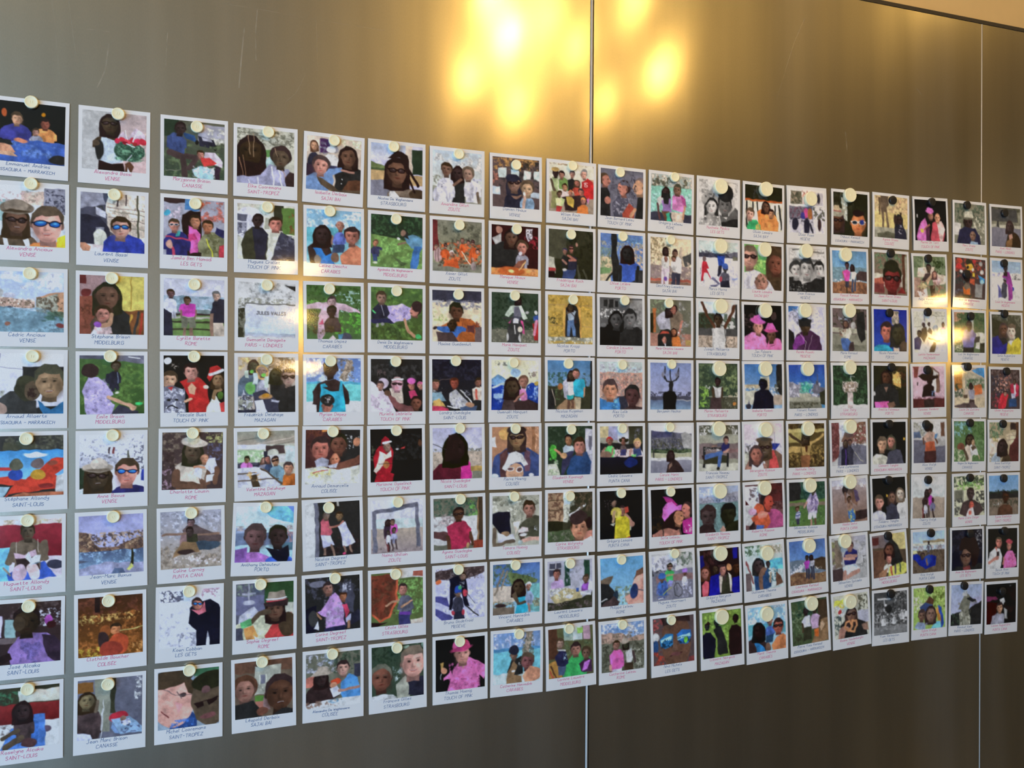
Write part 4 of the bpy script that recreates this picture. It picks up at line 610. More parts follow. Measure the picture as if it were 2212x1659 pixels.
9 1~b~William Roch~SAJAI BAI~family group including a red jersey numbered 15~b ccb;n 0 0 100 4 864 6 .5;r 0 60 100 100 987;p b86 88 30 100 28 100 60 88 60;p 9a7 6 30 18 26 20 60 8 58;l 543 5 4 36 14 60;h 14 22 8 322 211 m;e 14 14 9 5 b95;p 885 6 58 20 58 22 94 4 94;p 684 20 34 32 28 42 34 42 56 22 54;h 28 24 8 965 211 m;p 222 42 34 52 28 64 36 60 56 42 56;h 52 20 7 a76 322 m;p b22 72 34 86 26 98 34 100 66 84 70 74 56;w 77 44 8 dcc 15;h 78 18 9 b87 888 m;p b43 52 52 60 46 72 48 76 64 58 66;h 62 38 7 a65 432 w;p cbb 24 60 34 54 46 58 42 72 28 70;h 34 48 8 a75 321 m;p 322 30 70 60 64 78 62 84 80 60 96 36 96;p ca4 38 70 48 66 56 72 54 90 42 84;h 48 60 6 965 d74 m;p cd9 14 74 24 70 36 74 28 90 16 88;h 22 64 7 754 321 m;p b33 16 90 28 88 26 100 16 98;h 72 56 8 a65 433 m;p 433 66 66 80 62 88 74 78 80;p b6a 84 70 90 66 88 80;p d73 64 88 76 80 88 86 88 100 62 100;h 76 74 7 b76 d84 m
9 2~p~Frédérique Roch~SAJAI BAI~figure carrying a child in a dark doorway~b 332 221;r 0 0 40 60 443;n 40 0 100 100 221 12 .5;p 443 60 70 70 100 76 100 66 70;p 443 76 80 88 100 92 100 80 78;p bba 0 56 12 58 16 90 0 84;r 0 80 15 86 a33;r 0 86 14 98 211;p 223 44 60 54 52 64 56 62 80 42 80;h 50 38 7 a65 322 mg;l a65 5 44 52 60 60 46 62;p 347 32 82 60 80 56 100 30 100;t 36 54 14 22 222;h 36 44 6 965 335 m;l a76 4 32 62 38 70;e 36 82 5 3 ccc;e 62 30 3 4 a76
9 3~b~Nicolas Kropp~PORTO~person in jeans in a narrow stone archway~b b94;n 0 0 100 90 a83 12 .5;l 975 .8 0 20 100 22;l 975 .8 0 62 100 64;n 0 44 20 60 332 6 .45;p c94 34 90 34 26 44 14 60 14 74 26 74 86;p 222 38 88 40 26 50 18 62 20 68 30 72 88;p 9ab 42 32 52 28 62 32 58 50 46 50;h 50 24 7 432 211 w;l 543 4 42 38 50 34;l 322 1.5 48 32 62 46;e 61 54 3 4 322;p 57a 44 50 58 50 62 84 56 84 50 62 48 84 42 84;r 0 86 100 94 887;n 0 86 100 100 ccb 5 .4;l 887 2 0 98 50 92 100 98
9 4~b~Nicolas Kuysken~MAZAGAN~couple in white and turquoise tops on a terrace~b 47a 8ac;n 0 24 44 60 354 6 .5;n 76 26 100 60 454 6 .5;r 0 52 100 100 332;n 0 50 40 80 453 6 .4;p 222 0 60 16 62 16 98 0 98;l 987 2 10 60 18 92;p 975 20 96 40 80 74 84 70 100 20 100;e 28 54 6 7 a63;p aab 34 44 44 36 58 40 60 70 42 80 36 76;p ddd 44 42 56 42 58 72 46 72;h 53 30 9 432 211 w;p 2ac 56 46 66 36 80 40 84 54 80 76 60 74;h 63 26 10 b76 432 ms;p 299 42 72 58 70 58 78 44 80;r 44 80 50 100 643;r 52 80 58 98 643;p ba8 60 76 74 76 72 100 62 100;l b86 4 82 56 80 72;r 96 0 100 100 222
9 5~p~Elisabeth Kavanagh~VENISE~man in blue jumper holding a boy with leaves~b 232;n 0 0 90 40 343 8 .45;r 84 6 100 60 bbc;r 92 20 98 50 667;r 84 60 100 100 aab;p ccb 0 76 20 76 30 100 0 100;n 0 66 24 100 9a8 9 .4;e 12 52 7 14 4a3;n 2 36 20 70 5c4 4 .4;p bcd 32 44 46 36 58 44 56 52 34 54;p 335 36 56 58 50 54 76 44 82 30 98 30 76;h 46 28 10 964 211 a;l c86 4 16 48 30 58;e 36 60 8 6 c96;p 247 42 92 52 66 72 52 86 52 98 74 94 98 42 98;h 70 40 17 b76 321 ms
9 6~p~Carine Wolynsky~STRASBOURG~woman with sleek hair in a half-timbered street~b 332;r 0 0 36 58 a86;n 0 0 36 60 643 5 .5;l 432 1.5 0 16 36 14;l 432 1.5 0 36 36 34;r 0 58 34 78 221;p ccb 34 0 50 0 52 20 44 60 34 58;n 34 10 60 60 998 6 .4;p ccc 46 46 84 24 84 28 50 52;n 60 0 100 40 543 6 .5;p 453 0 80 50 76 60 96 0 98;n 0 78 60 100 665 7 .4;p b76 76 84 100 76 90 100 70 98;h 70 72 24 c86 321 a;e 68 52 20 14 322 -20;p ddd 64 98 96 92 100 100 60 100;e 92 64 7 12 211
9 7~b~Laurent Lauwers~MIDDELBURG~man and toddler at a sunny breakfast table~b aab;r 4 4 30 30 445;l ccc 1.5 18 4 18 30;l ccc 1.5 4 16 30 16;r 38 2 50 52 243;r 82 2 94 40 243;n 40 10 82 50 99a 12 .3;p b9c 6 44 20 34 34 38 36 54 8 58;h 20 26 10 a65 322 m;t 86 48 20 24 84a;h 86 40 8 754 432 m;p dde 94 44 100 52 98 66 90 64;p ba7 6 72 40 56 80 66 76 80 16 88;n 4 54 60 78 ccb 5 .5;p 332 0 80 16 86 76 80 100 60 100 100 0 100;n 0 84 100 100 655 5 .35;e 48 74 9 4 dde;r 64 58 70 66 35a;p ccd 72 66 98 64 96 74 74 74
9 8~p~Corinne Lauwers~MIDDELBURG~man in green jumper with two toddlers on couch~b 553;r 0 0 20 60 532;r 34 0 54 26 9a9;r 54 0 76 28 bcc;r 64 2 78 14 8b5;r 78 0 94 28 a89;n 36 28 100 60 564 9 .4;p a73 0 70 30 60 30 100 0 96;l 532 3 4 74 22 98;l b43 3 2 84 14 100;p 3a5 28 100 40 72 54 56 74 50 92 60 94 80 76 98 50 100;h 60 46 14 965 322 m;p 224 14 56 24 44 38 48 44 72 34 80 18 74;n 32 52 42 66 9bc 3 .5;l ccc 3 22 44 36 46;h 26 30 11 976 432 m;p 457 20 76 40 78 34 96 22 94;p 424 66 76 82 66 96 72 96 96 72 94;p b6c 80 74 92 72 86 88 74 92;h 84 56 12 754 432 c
10 1~b~Jean Bernard Leleu~TOUCH OF PINK~men around a man wearing a crown~b 667;n 20 0 80 60 556 14 .5;p 222 0 46 14 40 22 54 24 100 0 100;h 10 24 14 b76 432 R;e 16 66 8 8 b76;p 445 28 72 40 56 60 56 76 70 76 100 34 98;n 30 56 76 96 889 5 .45;p a43 66 70 80 78 78 98 52 100 52 92;h 54 38 16 b76 322 L;p 556 46 28 48 22 54 26 58 20 62 28 66 24 68 34 46 32;p 222 86 56 100 50 100 100 80 100;h 92 32 18 c97 766 L;n 70 6 84 60 334 6 .4;l b86 7 80 80 72 96
10 2~p~Chloé Lelière~PORTO~person in blue top leaning by a city view~b 57b;n 20 0 100 20 69c 9 .4;n 0 16 100 60 998 5 .55;n 50 20 100 70 ca8 4 .4;r 0 30 26 46 68a;p ba8 0 50 28 50 28 84 0 84;n 0 30 26 80 786 6 .45;p 685 0 72 24 72 22 86 0 86;p cb9 0 86 24 84 26 100 0 100;p 222 24 0 38 0 38 40 44 60 42 98 30 98 26 60;l 222 4 6 98 34 76;p 333 70 74 100 72 100 98 70 98;p 35b 44 60 54 56 66 64 78 56 92 62 90 70 82 72 80 96 52 98 50 72;h 63 38 16 222 211 w;l 222 7 46 68 46 98;l 222 7 88 66 86 96
10 3~p~Candice Lauwers~PORTO~black and white portrait of a smiling couple~b 555;r 8 4 18 20 222;r 22 4 32 22 222;r 36 6 44 20 222;r 70 4 100 60 888;n 0 24 60 44 ddd 4 .45;n 80 20 100 60 666 6 .5;p 111 0 66 20 56 46 62 50 100 0 100;h 38 46 18 444 111 ws;p 222 46 76 60 62 86 60 100 70 100 100 46 100;h 70 42 19 666 222 ms;e 8 58 7 5 666
10 4~b~Alex Leliè~PORTO~selfie above a city of terracotta roofs~b bcc;n 0 4 100 24 aab 7 .5;n 40 10 100 30 9bc 8 .4;r 0 22 100 100 b98;n 0 22 100 80 c87 5 .5;n 0 24 100 80 877 4 .4;p 334 40 72 60 70 70 100 40 100;p 37b 0 72 24 84 44 74 50 100 0 100;n 30 76 44 96 7cd 5 .5;h 24 58 21 c86 433 m;t 80 94 50 20 433;h 76 70 22 533 222 a
10 5~b~Cedric Lauwers~PUNTA CANA~three children sitting on a large bed~b 998;r 0 0 20 24 cb8;r 20 0 40 30 99b;r 40 0 66 34 bbc;g 66 0 100 60 332 443;n 68 4 96 30 667 8 .3;p 222 0 34 100 38 100 66 0 60;p dcc 4 50 90 46 100 64 20 66;n 14 46 90 66 a88 4 .35;t 22 42 24 22 5c6;l a76 4 12 44 4 56;l a76 4 30 46 28 58;h 22 30 8 854 b22 m;e 14 60 14 8 865;t 54 40 16 20 655;h 54 30 8 854 321 a;e 47 29 4 4 221;e 62 29 4 4 221;p 336 48 48 60 48 60 60 46 60;p 347 78 46 92 44 98 60 86 64 78 58;h 87 36 10 c97 ca6 m;p 6b6 74 60 86 58 82 66 72 66;l b87 5 72 48 70 62;g 0 64 100 100 112 111;e 72 76 16 10 126
10 6~b~Grégory Lemaire~PUNTA CANA~man in yellow carrying a child at night~b 111;n 10 16 40 40 544 2 .12;p cb2 36 56 46 48 62 48 68 60 70 96 34 98;h 53 42 10 965 322 m;p c33 34 96 70 95 70 100 36 100;t 38 36 24 20 ba4;h 33 26 7 865 321 k;p c43 58 36 66 34 68 46 60 48;l a86 6 34 44 30 64;p bba 24 70 36 66 32 74;l a76 7 62 52 76 72;e 74 72 6 6 a76;r 66 76 72 84 aa9;p cb2 36 60 46 54 62 54 68 62 70 96 34 98
10 7~b~Philippe Leleau~ROME~two faces close together under blue sky~b 59c 8bd;n 30 60 80 100 786 5 .5;n 40 70 70 92 ccb 6 .3;r 56 76 70 96 887;p 654 0 46 16 40 28 38 26 50 18 58 0 60;p 222 0 50 20 54 32 72 36 90 20 96 0 98;e 34 78 6 10 234;p 433 10 90 30 80 44 92 36 100 0 100;l ccc 2 2 88 14 84;p d98 100 30 82 40 74 60 72 76 56 84 60 94 64 100 100 100;p 643 76 50 84 30 100 22 100 36 84 42;e 78 74 9 16 236 10;l 445 2 84 70 100 76
10 8~p~Catherine Leleau~ROME~two people at ancient amphitheatre ruins~b 68b 9bd;n 0 0 100 30 dde 9 .5;p a87 0 18 50 20 60 32 100 26 100 60 0 60;n 0 20 100 60 765 5 .5;r 0 40 100 100 665;n 0 40 100 100 443 5 .5;n 50 50 100 100 998 4 .3;p d5a 18 64 30 54 44 54 50 68 52 90 24 98;h 34 44 9 965 321 ms;r 18 84 24 98 b87;p ccd 24 96 46 94 46 100 24 100;p bbb 56 62 70 54 74 72 66 88 58 84;h 56 46 8 332 211 w;e 55 40 10 4 a98;e 55 37 7 5 ba9;l 433 5 74 62 78 84;p 432 52 86 72 84 76 98 50 98
11 1~b~Grégory Lebeau~ROME~couple seated by a turquoise fountain~b 9aa;n 0 0 100 26 cba 5 .5;n 0 4 90 30 443 7 .5;r 0 26 100 82 7ba;n 0 28 100 84 9cc 6 .45;r 0 82 100 100 334;p ccc 14 54 26 46 32 56 20 70;p 86a 26 58 46 46 50 80 30 82;h 36 36 10 322 211 w;p 222 28 40 44 40 42 64 32 64;l 533 5 16 64 22 96;p 643 26 78 44 78 50 98 34 96;p c7b 50 46 64 38 78 42 86 60 78 78 52 74;p a48 70 42 84 48 88 66 80 64;h 64 30 12 754 443 ms;p cba 48 80 80 80 80 98 56 100;l b86 5 82 64 80 92;p 3a8 36 84 44 80 54 98 44 100
11 2~b~Geoffrey Lauwers~SAJAI BAI~two adults holding babies in white by stone spires~b dca;n 0 0 50 50 875 5 .55;p a98 66 60 72 20 76 18 80 60;p a98 84 60 90 28 96 60;p 444 78 40 100 24 100 50 84 60;r 0 60 100 92 877;n 0 50 100 90 a98 6 .4;r 0 88 100 94 a54;r 0 94 100 100 865;p ccc 26 46 36 36 46 42 46 60 28 64;h 37 28 8 322 211 w;p dcd 28 62 46 60 44 98 36 98 34 76 32 98 26 98;p ddd 56 46 66 38 76 46 76 74 56 72;h 60 32 8 754 322 m;p 334 52 74 74 74 72 100 64 100 62 82 60 100 52 98;t 38 50 14 16 ccc;h 38 44 6 965 432 k;t 57 50 14 20 ccc;h 57 44 6 965 321 m;e 37 88 4 5 649
11 3~p~Marie-Christine Lauwers~SAJAI BAI~couple leaning together behind a pushchair and child~b 665;n 0 0 60 30 786 6 .5;n 70 4 100 60 888 9 .4;r 6 20 14 70 b63;r 0 30 8 80 221;r 0 72 100 100 a76;p aab 14 40 30 26 48 24 48 64 22 64;p 765 48 30 66 22 78 30 78 60 76 92 62 92 52 70;h 45 24 10 322 211 w;h 58 20 9 a65 322 L;l b76 6 78 46 70 74;e 70 70 2 2 eee;p 222 18 76 26 66 44 64 56 72 54 98 16 98;p b43 22 74 30 68 44 70 46 74;h 34 86 8 b76 321 k;p dde 34 94 38 94 36 100;p d73 52 80 60 72 72 82 80 100 54 100;h 57 68 8 a64 211 w;n 72 60 86 98 888 4 .4;r 86 86 100 98 b95
11 4~b~Benjamin Hecker~~ornate bridge lamp post above a river~b 78b aac;n 0 62 100 80 334 5 .55;r 0 72 100 82 445;g 0 80 100 100 568 79b;l bbb 1.5 64 80 100 82;r 45 40 54 66 222;l 222 3 49 16 49 40;l 222 3 34 28 38 38 50 42 62 38 68 28;l 222 2 30 24 34 34;e 35 18 3 6 556;e 30 25 3 5 778;e 69 20 3 6 556;e 64 26 3 5 778;l 222 2 35 8 35 14;l 222 2 70 12 70 18;e 50 48 6 8 222;e 49 60 5 8 222;p 111 34 64 44 58 58 62 64 72 62 98 30 98 30 74;e 38 68 6 7 111
11 5~p~Carole Hariri~PARIS - LONDRES~person walking past a long grey palace~b dde;p 556 0 10 60 14 100 18 100 56 0 54;p 446 4 10 50 14 50 24 2 24;n 0 26 100 50 777 3 .4;n 0 28 100 52 443 3 .35;p 999 74 18 86 12 98 20 100 50 80 48;r 0 50 100 58 564;n 0 48 100 58 232 6 .5;r 0 58 100 68 aa8;r 0 68 100 74 ccc;g 0 74 100 100 889 778;h 48 62 10 322 211 w;p 322 40 84 48 74 60 72 70 80 82 96 78 100 38 100;p 865 44 82 50 78 52 86 44 94;r 5 52 8 68 333
11 6~p~Sofie Lebeau~TOUCH OF PINK~woman in a bright pink hat kissing someone~b 111;n 0 50 40 90 321 9 .5;h 88 46 16 c76 322 L;p b28 76 70 100 60 100 100 78 96;n 80 80 100 96 dbc 5 .4;p a27 28 16 42 16 58 26 66 34 54 36 40 30;p b76 2 96 20 86 46 82 70 84 76 100 2 100;l 222 2 26 84 30 100;l 222 2 68 84 74 98;p 211 22 84 32 60 52 50 62 70 74 82 60 90 40 82;h 64 60 18 b75 211 R;p 211 40 54 54 48 54 84 36 84;p d6c 26 60 28 42 36 32 50 28 62 36 76 36 74 46 60 46 46 54 32 68
11 7~b~Hugues Hoornaert~ZOUTE~cyclists in green and blue with children's bicycles~b bbb;r 0 4 60 36 ccd;n 0 8 60 36 889 5 .45;n 60 0 100 30 565 6 .5;r 0 36 100 100 778;r 10 46 100 60 866;n 0 34 40 46 333 6 .4;p ccd 56 30 70 28 74 36 56 38;p 3a5 30 42 42 32 54 40 50 60 36 60;h 43 28 8 865 221 mg;l a86 4 32 48 52 46;t 25 58 26 30 36b;h 24 52 8 754 46a m;e 24 48 9 6 36b;n 8 60 40 98 459 6 .5;p 88c 40 56 50 60 46 72 36 66;t 80 54 14 18 dde;h 80 46 6 643 96c m;e 80 40 7 5 96c;n 72 64 98 98 bbd 4 .45;l 333 1.5 52 74 56 66 64 66 72 78 72 90 64 96 56 90 52 74;l 444 1 54 60 62 80;l bb4 1.5 26 86 46 74;l ddd 2 16 96 26 94
11 8~b~Nina Michels~LES GETS~extreme close-up of face in mirrored aviators~b 544;n 0 0 30 30 a44 9 .5;e 6 40 8 10 ccc;e 4 60 8 14 247;n 0 70 34 100 a32 8 .6;e 56 52 36 62 643;p 322 16 0 90 0 92 14 60 10 24 18;p 27b 16 44 30 34 50 36 48 58 30 68 18 60;p 9de 18 46 46 40 46 48 20 52;n 18 46 48 66 123 5 .5;p 26b 56 38 72 30 92 32 94 46 86 60 66 60;p 9de 58 44 90 38 92 46 60 50;n 58 44 92 60 123 5 .5;e 80 52 5 6 6b3;p 754 48 56 56 56 60 72 44 72;l 422 3 40 84 58 80 70 78;e 54 80 12 4 744;p 733 88 90 100 86 100 100 80 100
12 1~p~Nathalie Médica~LES GETS~black and white woman with child in ski helmet~b ccc;n 0 0 100 40 999 9 .5;e 30 42 24 18 999;n 10 28 40 40 333 5 .4;h 32 58 18 bbb 222 ws;p 888 10 84 24 74 50 80 60 100 0 100;n 0 78 60 100 bbb 7 .5;e 16 86 4 4 555;h 66 52 22 666 222 as;e 68 26 20 20 222;p 555 52 74 70 84 92 56 100 70 96 98 60 98;p 222 56 92 80 84 100 80 100 100 56 100
12 2~b~Marco Harna~LES GETS~skiers in red and blue on white snow~b bcc;r 0 26 100 36 334;n 0 20 100 40 445 5 .5;p 667 70 26 100 18 100 30 80 34;r 0 36 100 100 dde;n 0 60 100 100 ccd 9 .4;r 88 32 100 40 665;p b23 6 58 10 44 20 46 26 60 20 62 28 76 30 84 22 72 14 70 12 88 6 90 8 70;e 13 40 5 6 655;l 444 1 4 60 6 90;p 24a 46 30 66 30 66 50 60 54 50 52;p 223 50 52 60 52 56 70 50 76 46 74;t 66 68 26 24 556;h 68 58 8 444 35a mg;e 68 53 8 6 35a;p 223 56 86 78 84 80 98 56 98;e 56 82 4 6 b45;p 668 30 98 56 92 34 78 30 82 50 94 30 96;r 86 78 100 82 89c
12 3~b~Joseph Mellaerts~STRASBOURG~person in white vest with both arms raised~b ccc;g 0 0 90 30 bcd ddd;r 0 26 40 60 332;n 0 24 100 60 343 7 .5;r 0 58 100 76 444;r 0 74 100 100 ba9;n 0 74 100 100 876 4 .5;r 94 4 100 60 333;p bbb 34 60 44 50 62 52 70 62 68 98 36 98;h 50 38 14 432 211 a;l 532 7 40 54 22 30 8 2;l 532 8 68 54 84 28 92 8;l 222 1.5 66 58 74 98
12 4~p~Marion Mellaerts~STRASBOURG~person in white top leaning on a garden railing~b 343;n 0 0 100 50 564 7 .5;n 60 20 100 70 785 8 .45;n 0 50 26 96 8b4 6 .55;n 16 46 30 60 ccc 5 .4;r 26 72 100 74 998;r 30 74 100 100 443;n 66 74 100 100 665 6 .4;e 92 88 4 4 b73;n 76 62 100 74 dca 5 .35;h 48 40 9 322 211 a;p ccc 36 50 48 54 60 50 58 76 44 76;l 432 6 36 56 38 74 50 92;l 432 5 60 54 58 74;p 433 30 76 56 74 60 98 26 98
12 5~b~François Naveau~SAINT-TROPEZ~man in blue reclining on a park bench~b 887;r 0 0 100 20 554;n 0 0 100 22 ccc 6 .4;r 0 36 100 40 555;r 0 22 100 40 998;r 0 40 100 74 766;r 74 52 100 60 866;r 0 84 100 100 bba;r 10 46 16 92 222;r 10 48 76 52 222;n 12 48 56 58 ccc 3 .35;r 10 66 76 84 332;r 70 60 76 92 222;p 225 56 46 66 36 78 40 76 56 58 58;h 69 32 8 a76 322 ms;l 556 5 58 42 44 44;l 865 3 34 46 44 44;l 46a 10 56 60 14 70;l 46a 8 54 62 50 88;e 48 94 4 4 222;p 322 6 66 14 64 14 76 8 74;l b87 4 76 54 64 58
12 6~p~Elisabeth Naveau~SAINT-TROPEZ~two dark heads over a bay with cliffs~b 9ac ccd;n 0 4 60 20 dde 8 .4;p 99a 8 24 60 22 70 16 100 12 100 40 0 36;n 0 22 100 40 778 5 .5;r 0 36 100 100 688;n 0 38 100 100 799 9 .4;h 22 64 24 433 322 m;p 322 0 92 10 80 36 84 44 100 0 100;h 74 62 24 221 111 m;p 221 60 94 80 80 100 74 100 100 60 100;p b87 52 96 60 86 66 94 66 100
12 7~b~Grégory Neirynck~MAZAGAN~evening guests, one in grey vest and cream jacket~b 211;r 0 10 10 40 116;r 84 0 96 24 118;n 10 0 60 40 422 9 .5;p 119 24 60 36 50 50 50 50 98 20 98;h 38 42 9 432 211 w;h 12 48 13 a65 421 ws;p d56 2 76 12 66 20 70 18 98 4 98;p 332 48 60 58 56 78 60 80 96 48 98;p cba 48 58 56 54 56 66 52 96 48 96;p cba 70 52 78 60 80 96 76 96;h 57 46 11 b76 322 ms;p 433 58 60 66 56 62 76;e 74 42 7 7 c85;p 119 80 66 100 64 98 98 80 96;h 92 44 12 421 211 a
12 8~p~Clément Neirynck~MAZAGAN~three dark silhouettes on a bright lawn~b 683 793;n 0 0 100 100 8a4 14 .5;h 12 30 8 222 211 a;p 211 4 26 14 18 22 26;p 112 0 56 8 44 20 44 32 60 34 76 26 98 4 98;p 222 28 40 38 30 48 32 52 44 62 76 64 94 44 96 38 92 36 60;h 36 24 8 222 111 a;p 211 66 44 74 34 88 34 98 40 100 96 70 98 66 80;h 86 20 9 211 111 a
13 1~b~Olivier Lemaire~SAJAI BAY~two people in orange and boy in green~b 221;n 20 0 60 30 333 9 .5;r 0 32 100 36 b52;r 0 36 100 100 ddc;l 222 4 4 38 6 96;l 222 4 20 38 20 60;l 222 4 32 38 34 60;l 222 4 80 42 84 96;l 222 4 92 42 98 94;p d73 32 60 46 50 60 54 60 100 40 100;h 56 46 12 643 211 w;p d84 44 74 56 62 80 62 90 80 88 98 44 100;h 70 60 10 a75 211 m;p 3a6 6 92 12 80 30 78 42 88 42 100 6 98;p cc6 30 92 38 84 44 100 30 100;h 14 66 13 c98 543 m
13 2~p~Laurie Lemaire~SAJAI BAY~couple's close selfie with a newborn~b 6a5;n 20 0 70 60 9c6 9 .5;p 432 62 10 80 0 100 0 100 100 66 100 58 60;h 84 38 26 743 432 w;h 14 28 26 b87 654 mgs;p ccd 0 66 26 56 50 66 66 80 90 98 0 100;h 46 82 22 a76 543 k;n 26 64 60 80 543 6 .4
13 3~b~Jan Palmers~TOUCH OF PINK~couple in matching pink fedoras~b 111;n 0 20 30 60 433 8 .4;e 78 24 8 10 433;p d7b 0 76 20 62 46 62 60 76 58 100 0 100;h 36 48 17 c87 322 ms;e 36 36 20 6 c5a 8;p c5a 22 36 26 24 38 22 48 34;p d6a 56 100 62 78 80 72 96 76 100 100;h 72 66 16 643 322 k;e 70 56 18 4 c48;p c5a 56 54 62 40 76 38 84 54;e 60 78 4 8 322;l 322 1 70 90 80 90
13 4~p~Isabelle Rosati~PORTO~dark silhouette in a sunny city square~b 36a 8ac;p 222 84 4 100 0 100 90 86 60;n 80 30 100 70 443 8 .4;r 0 46 60 54 ba8;n 0 50 44 70 ccb 6 .5;r 0 60 40 90 bba;p cb9 42 28 64 26 66 60 46 60;n 64 50 90 76 ccc 5 .5;r 76 70 100 92 a98;h 48 46 13 112 111 a;p 112 18 98 26 64 42 56 64 58 76 74 78 98;p 667 6 92 10 80 16 94;e 10 94 7 6 334
13 5~p~Bérengère Rosoux~ZOUTE~woman in red vest and girl in white top~b dcd ccc;n 0 40 100 70 bbc 9 .4;p 239 72 44 94 46 82 60 72 56;l 778 1 80 20 80 50;r 0 60 20 100 bba;n 0 46 16 70 444 5 .4;p 754 52 76 66 60 84 60 100 76 100 98 60 98;p c44 62 98 70 66 78 58 88 84 96 98;h 54 52 20 543 432 wgs;e 52 36 22 7 543;p a76 0 98 14 76 24 92 56 88 60 98;h 30 66 19 a65 433 w;p dde 20 90 34 96 48 84 50 98 16 98
13 6~p~Roberto Rosoux~ROME~man in pink lit shirt hugging a baby~b 644;r 0 4 36 60 dde;n 10 6 40 40 544 6 .45;p 522 0 24 10 44 0 46;r 0 46 20 90 bbb;r 50 0 100 40 522;n 60 0 100 60 422 9 .5;p a47 40 74 70 56 90 62 100 80 100 96 40 98;h 58 40 19 b43 322 R;e 36 54 13 12 c53;p c53 14 74 30 66 60 68 66 86 50 98 30 94;p d76 30 66 44 58 60 64 54 76 34 76;p 46b 28 90 50 92 40 100 26 100;p 322 10 92 24 80 26 98 10 98;e 18 60 10 8 c9b
13 7~b~Guillaume Theunis~CARAÏBES~woman in teal holding a baby by a pool~b bcc;n 0 0 40 22 353 6 .55;r 40 4 100 22 998;n 60 0 100 24 ddd 5 .4;r 20 26 60 60 cdd;p 5bd 60 36 100 34 100 62 66 56;l 844 4 2 34 20 84;r 0 60 14 100 655;p 247 22 66 38 54 60 52 70 70 66 96 24 98;h 34 44 16 433 222 w;p bcc 60 60 74 54 88 66 82 86 62 80;n 58 54 86 86 256 5 .5;h 60 44 7 433 321 a;p 754 34 64 44 50 58 54 44 70 44 98 34 98;l b97 4 66 66 64 86;p 643 80 64 92 74 98 90 80 96
13 8~p~Marie Theunis~CARAÏBES~seaside couple, child's head hidden behind the magnet~b 7ac 9cd;n 0 0 100 40 cde 12 .5;r 0 38 100 62 5ab;t 58 46 24 26 46b;h 58 32 10 965 322 k;p 246 48 66 68 64 64 82 46 84;p 322 0 78 14 66 36 66 48 84 44 100 4 100;p 27b 16 80 28 80 40 90 48 100 24 100;h 28 52 18 211 111 w;p c74 62 88 76 72 92 66 100 76 100 98 66 98;h 80 48 17 a54 322 mg;e 52 92 8 9 754
14 1~b~Olivier Rosa~MEGÈVE~collage of small ski snapshots~b ddd;p 554 6 4 36 4 36 34 4 34;n 4 4 36 34 987 5 .45;n 36 2 74 38 a65 5 .55;r 74 6 96 36 bbc;e 82 20 5 12 334;p 667 0 40 66 38 66 100 0 100;n 0 40 66 68 645 5 .55;e 46 54 7 12 c48;e 38 62 6 10 338;e 58 56 6 14 a63;r 0 68 66 100 bbc;n 0 66 66 76 334 6 .4;e 16 80 9 14 223;e 48 84 9 18 223;p 223 58 76 66 92 66 100 56 80;r 66 38 100 100 ccd;n 66 38 100 70 443 6 .5;e 84 80 5 14 322
14 2~b~Jean Rosoux~MEGÈVE~black and white family of three hugging~b bbb;n 0 0 100 30 ddd 12 .5;r 10 2 30 5 555;r 60 6 100 10 777;r 12 24 90 30 666;p 222 0 66 14 66 34 78 44 100 0 100;p 222 34 84 64 74 80 64 100 62 100 100 34 100;h 20 50 19 bbb 333 c;h 50 46 24 aaa 333 ms;e 42 16 12 4 333;h 84 46 18 bbb 222 m;n 0 80 50 100 666 4 .3;l 888 1 60 76 70 64
14 3~p~Renée Rosati~MEGÈVE~skier in purple jacket with helmet on snow~b bbd;p 36a 0 0 34 0 20 10 0 14;n 0 6 70 40 889 8 .5;n 60 0 100 60 dde 9 .5;r 0 36 100 70 cce;n 20 34 80 44 667 5 .4;p 222 0 46 14 60 20 98 0 100;p 424 6 98 20 66 36 58 60 54 86 68 96 98;p 839 10 98 18 72 36 64 44 72 44 84 30 90;l bab 1 30 62 48 80 44 98;l 989 1 66 66 52 98;h 46 44 18 432 222 a;p 222 28 30 64 30 62 46 30 46
14 4~b~Florent Rosati~PARIS - LONDRES~green bronze sculpture on a glass-roofed building~b 24a 48b;p 889 0 36 30 46 60 66 90 70 90 80 0 78;n 0 40 90 76 bbc 7 .4;p 667 64 60 72 44 80 40 86 50 100 56 100 70 70 66;r 78 22 80 44 556;e 79 40 4 4 556;n 28 36 66 66 4a8 5 .65;e 46 54 12 8 398;n 32 40 60 66 7cb 4 .4;p 998 28 66 60 66 62 76 30 76;r 0 74 90 86 998;r 0 84 90 100 776;n 0 86 80 100 443 5 .45;p 332 84 64 100 54 100 96 88 90
14 5~p~Nathalie Thiry~PARIS - LONDRES~sepia picture of a person with outstretched arms~b 542;n 0 0 100 14 321 8 .5;r 0 12 100 20 ba6;r 0 20 36 44 a95;r 0 52 34 66 b95;n 60 50 100 70 a84 6 .5;n 0 68 100 96 a84 4 .4;n 0 70 100 100 321 6 .5;p b95 34 44 46 38 62 40 70 40 60 58 60 72 38 72;h 48 34 12 432 321 w;l 432 7 38 44 18 34 4 24;l b95 6 66 44 84 36 96 26;p 421 46 52 54 52 52 66 48 66;p 853 34 72 62 72 58 100 36 100
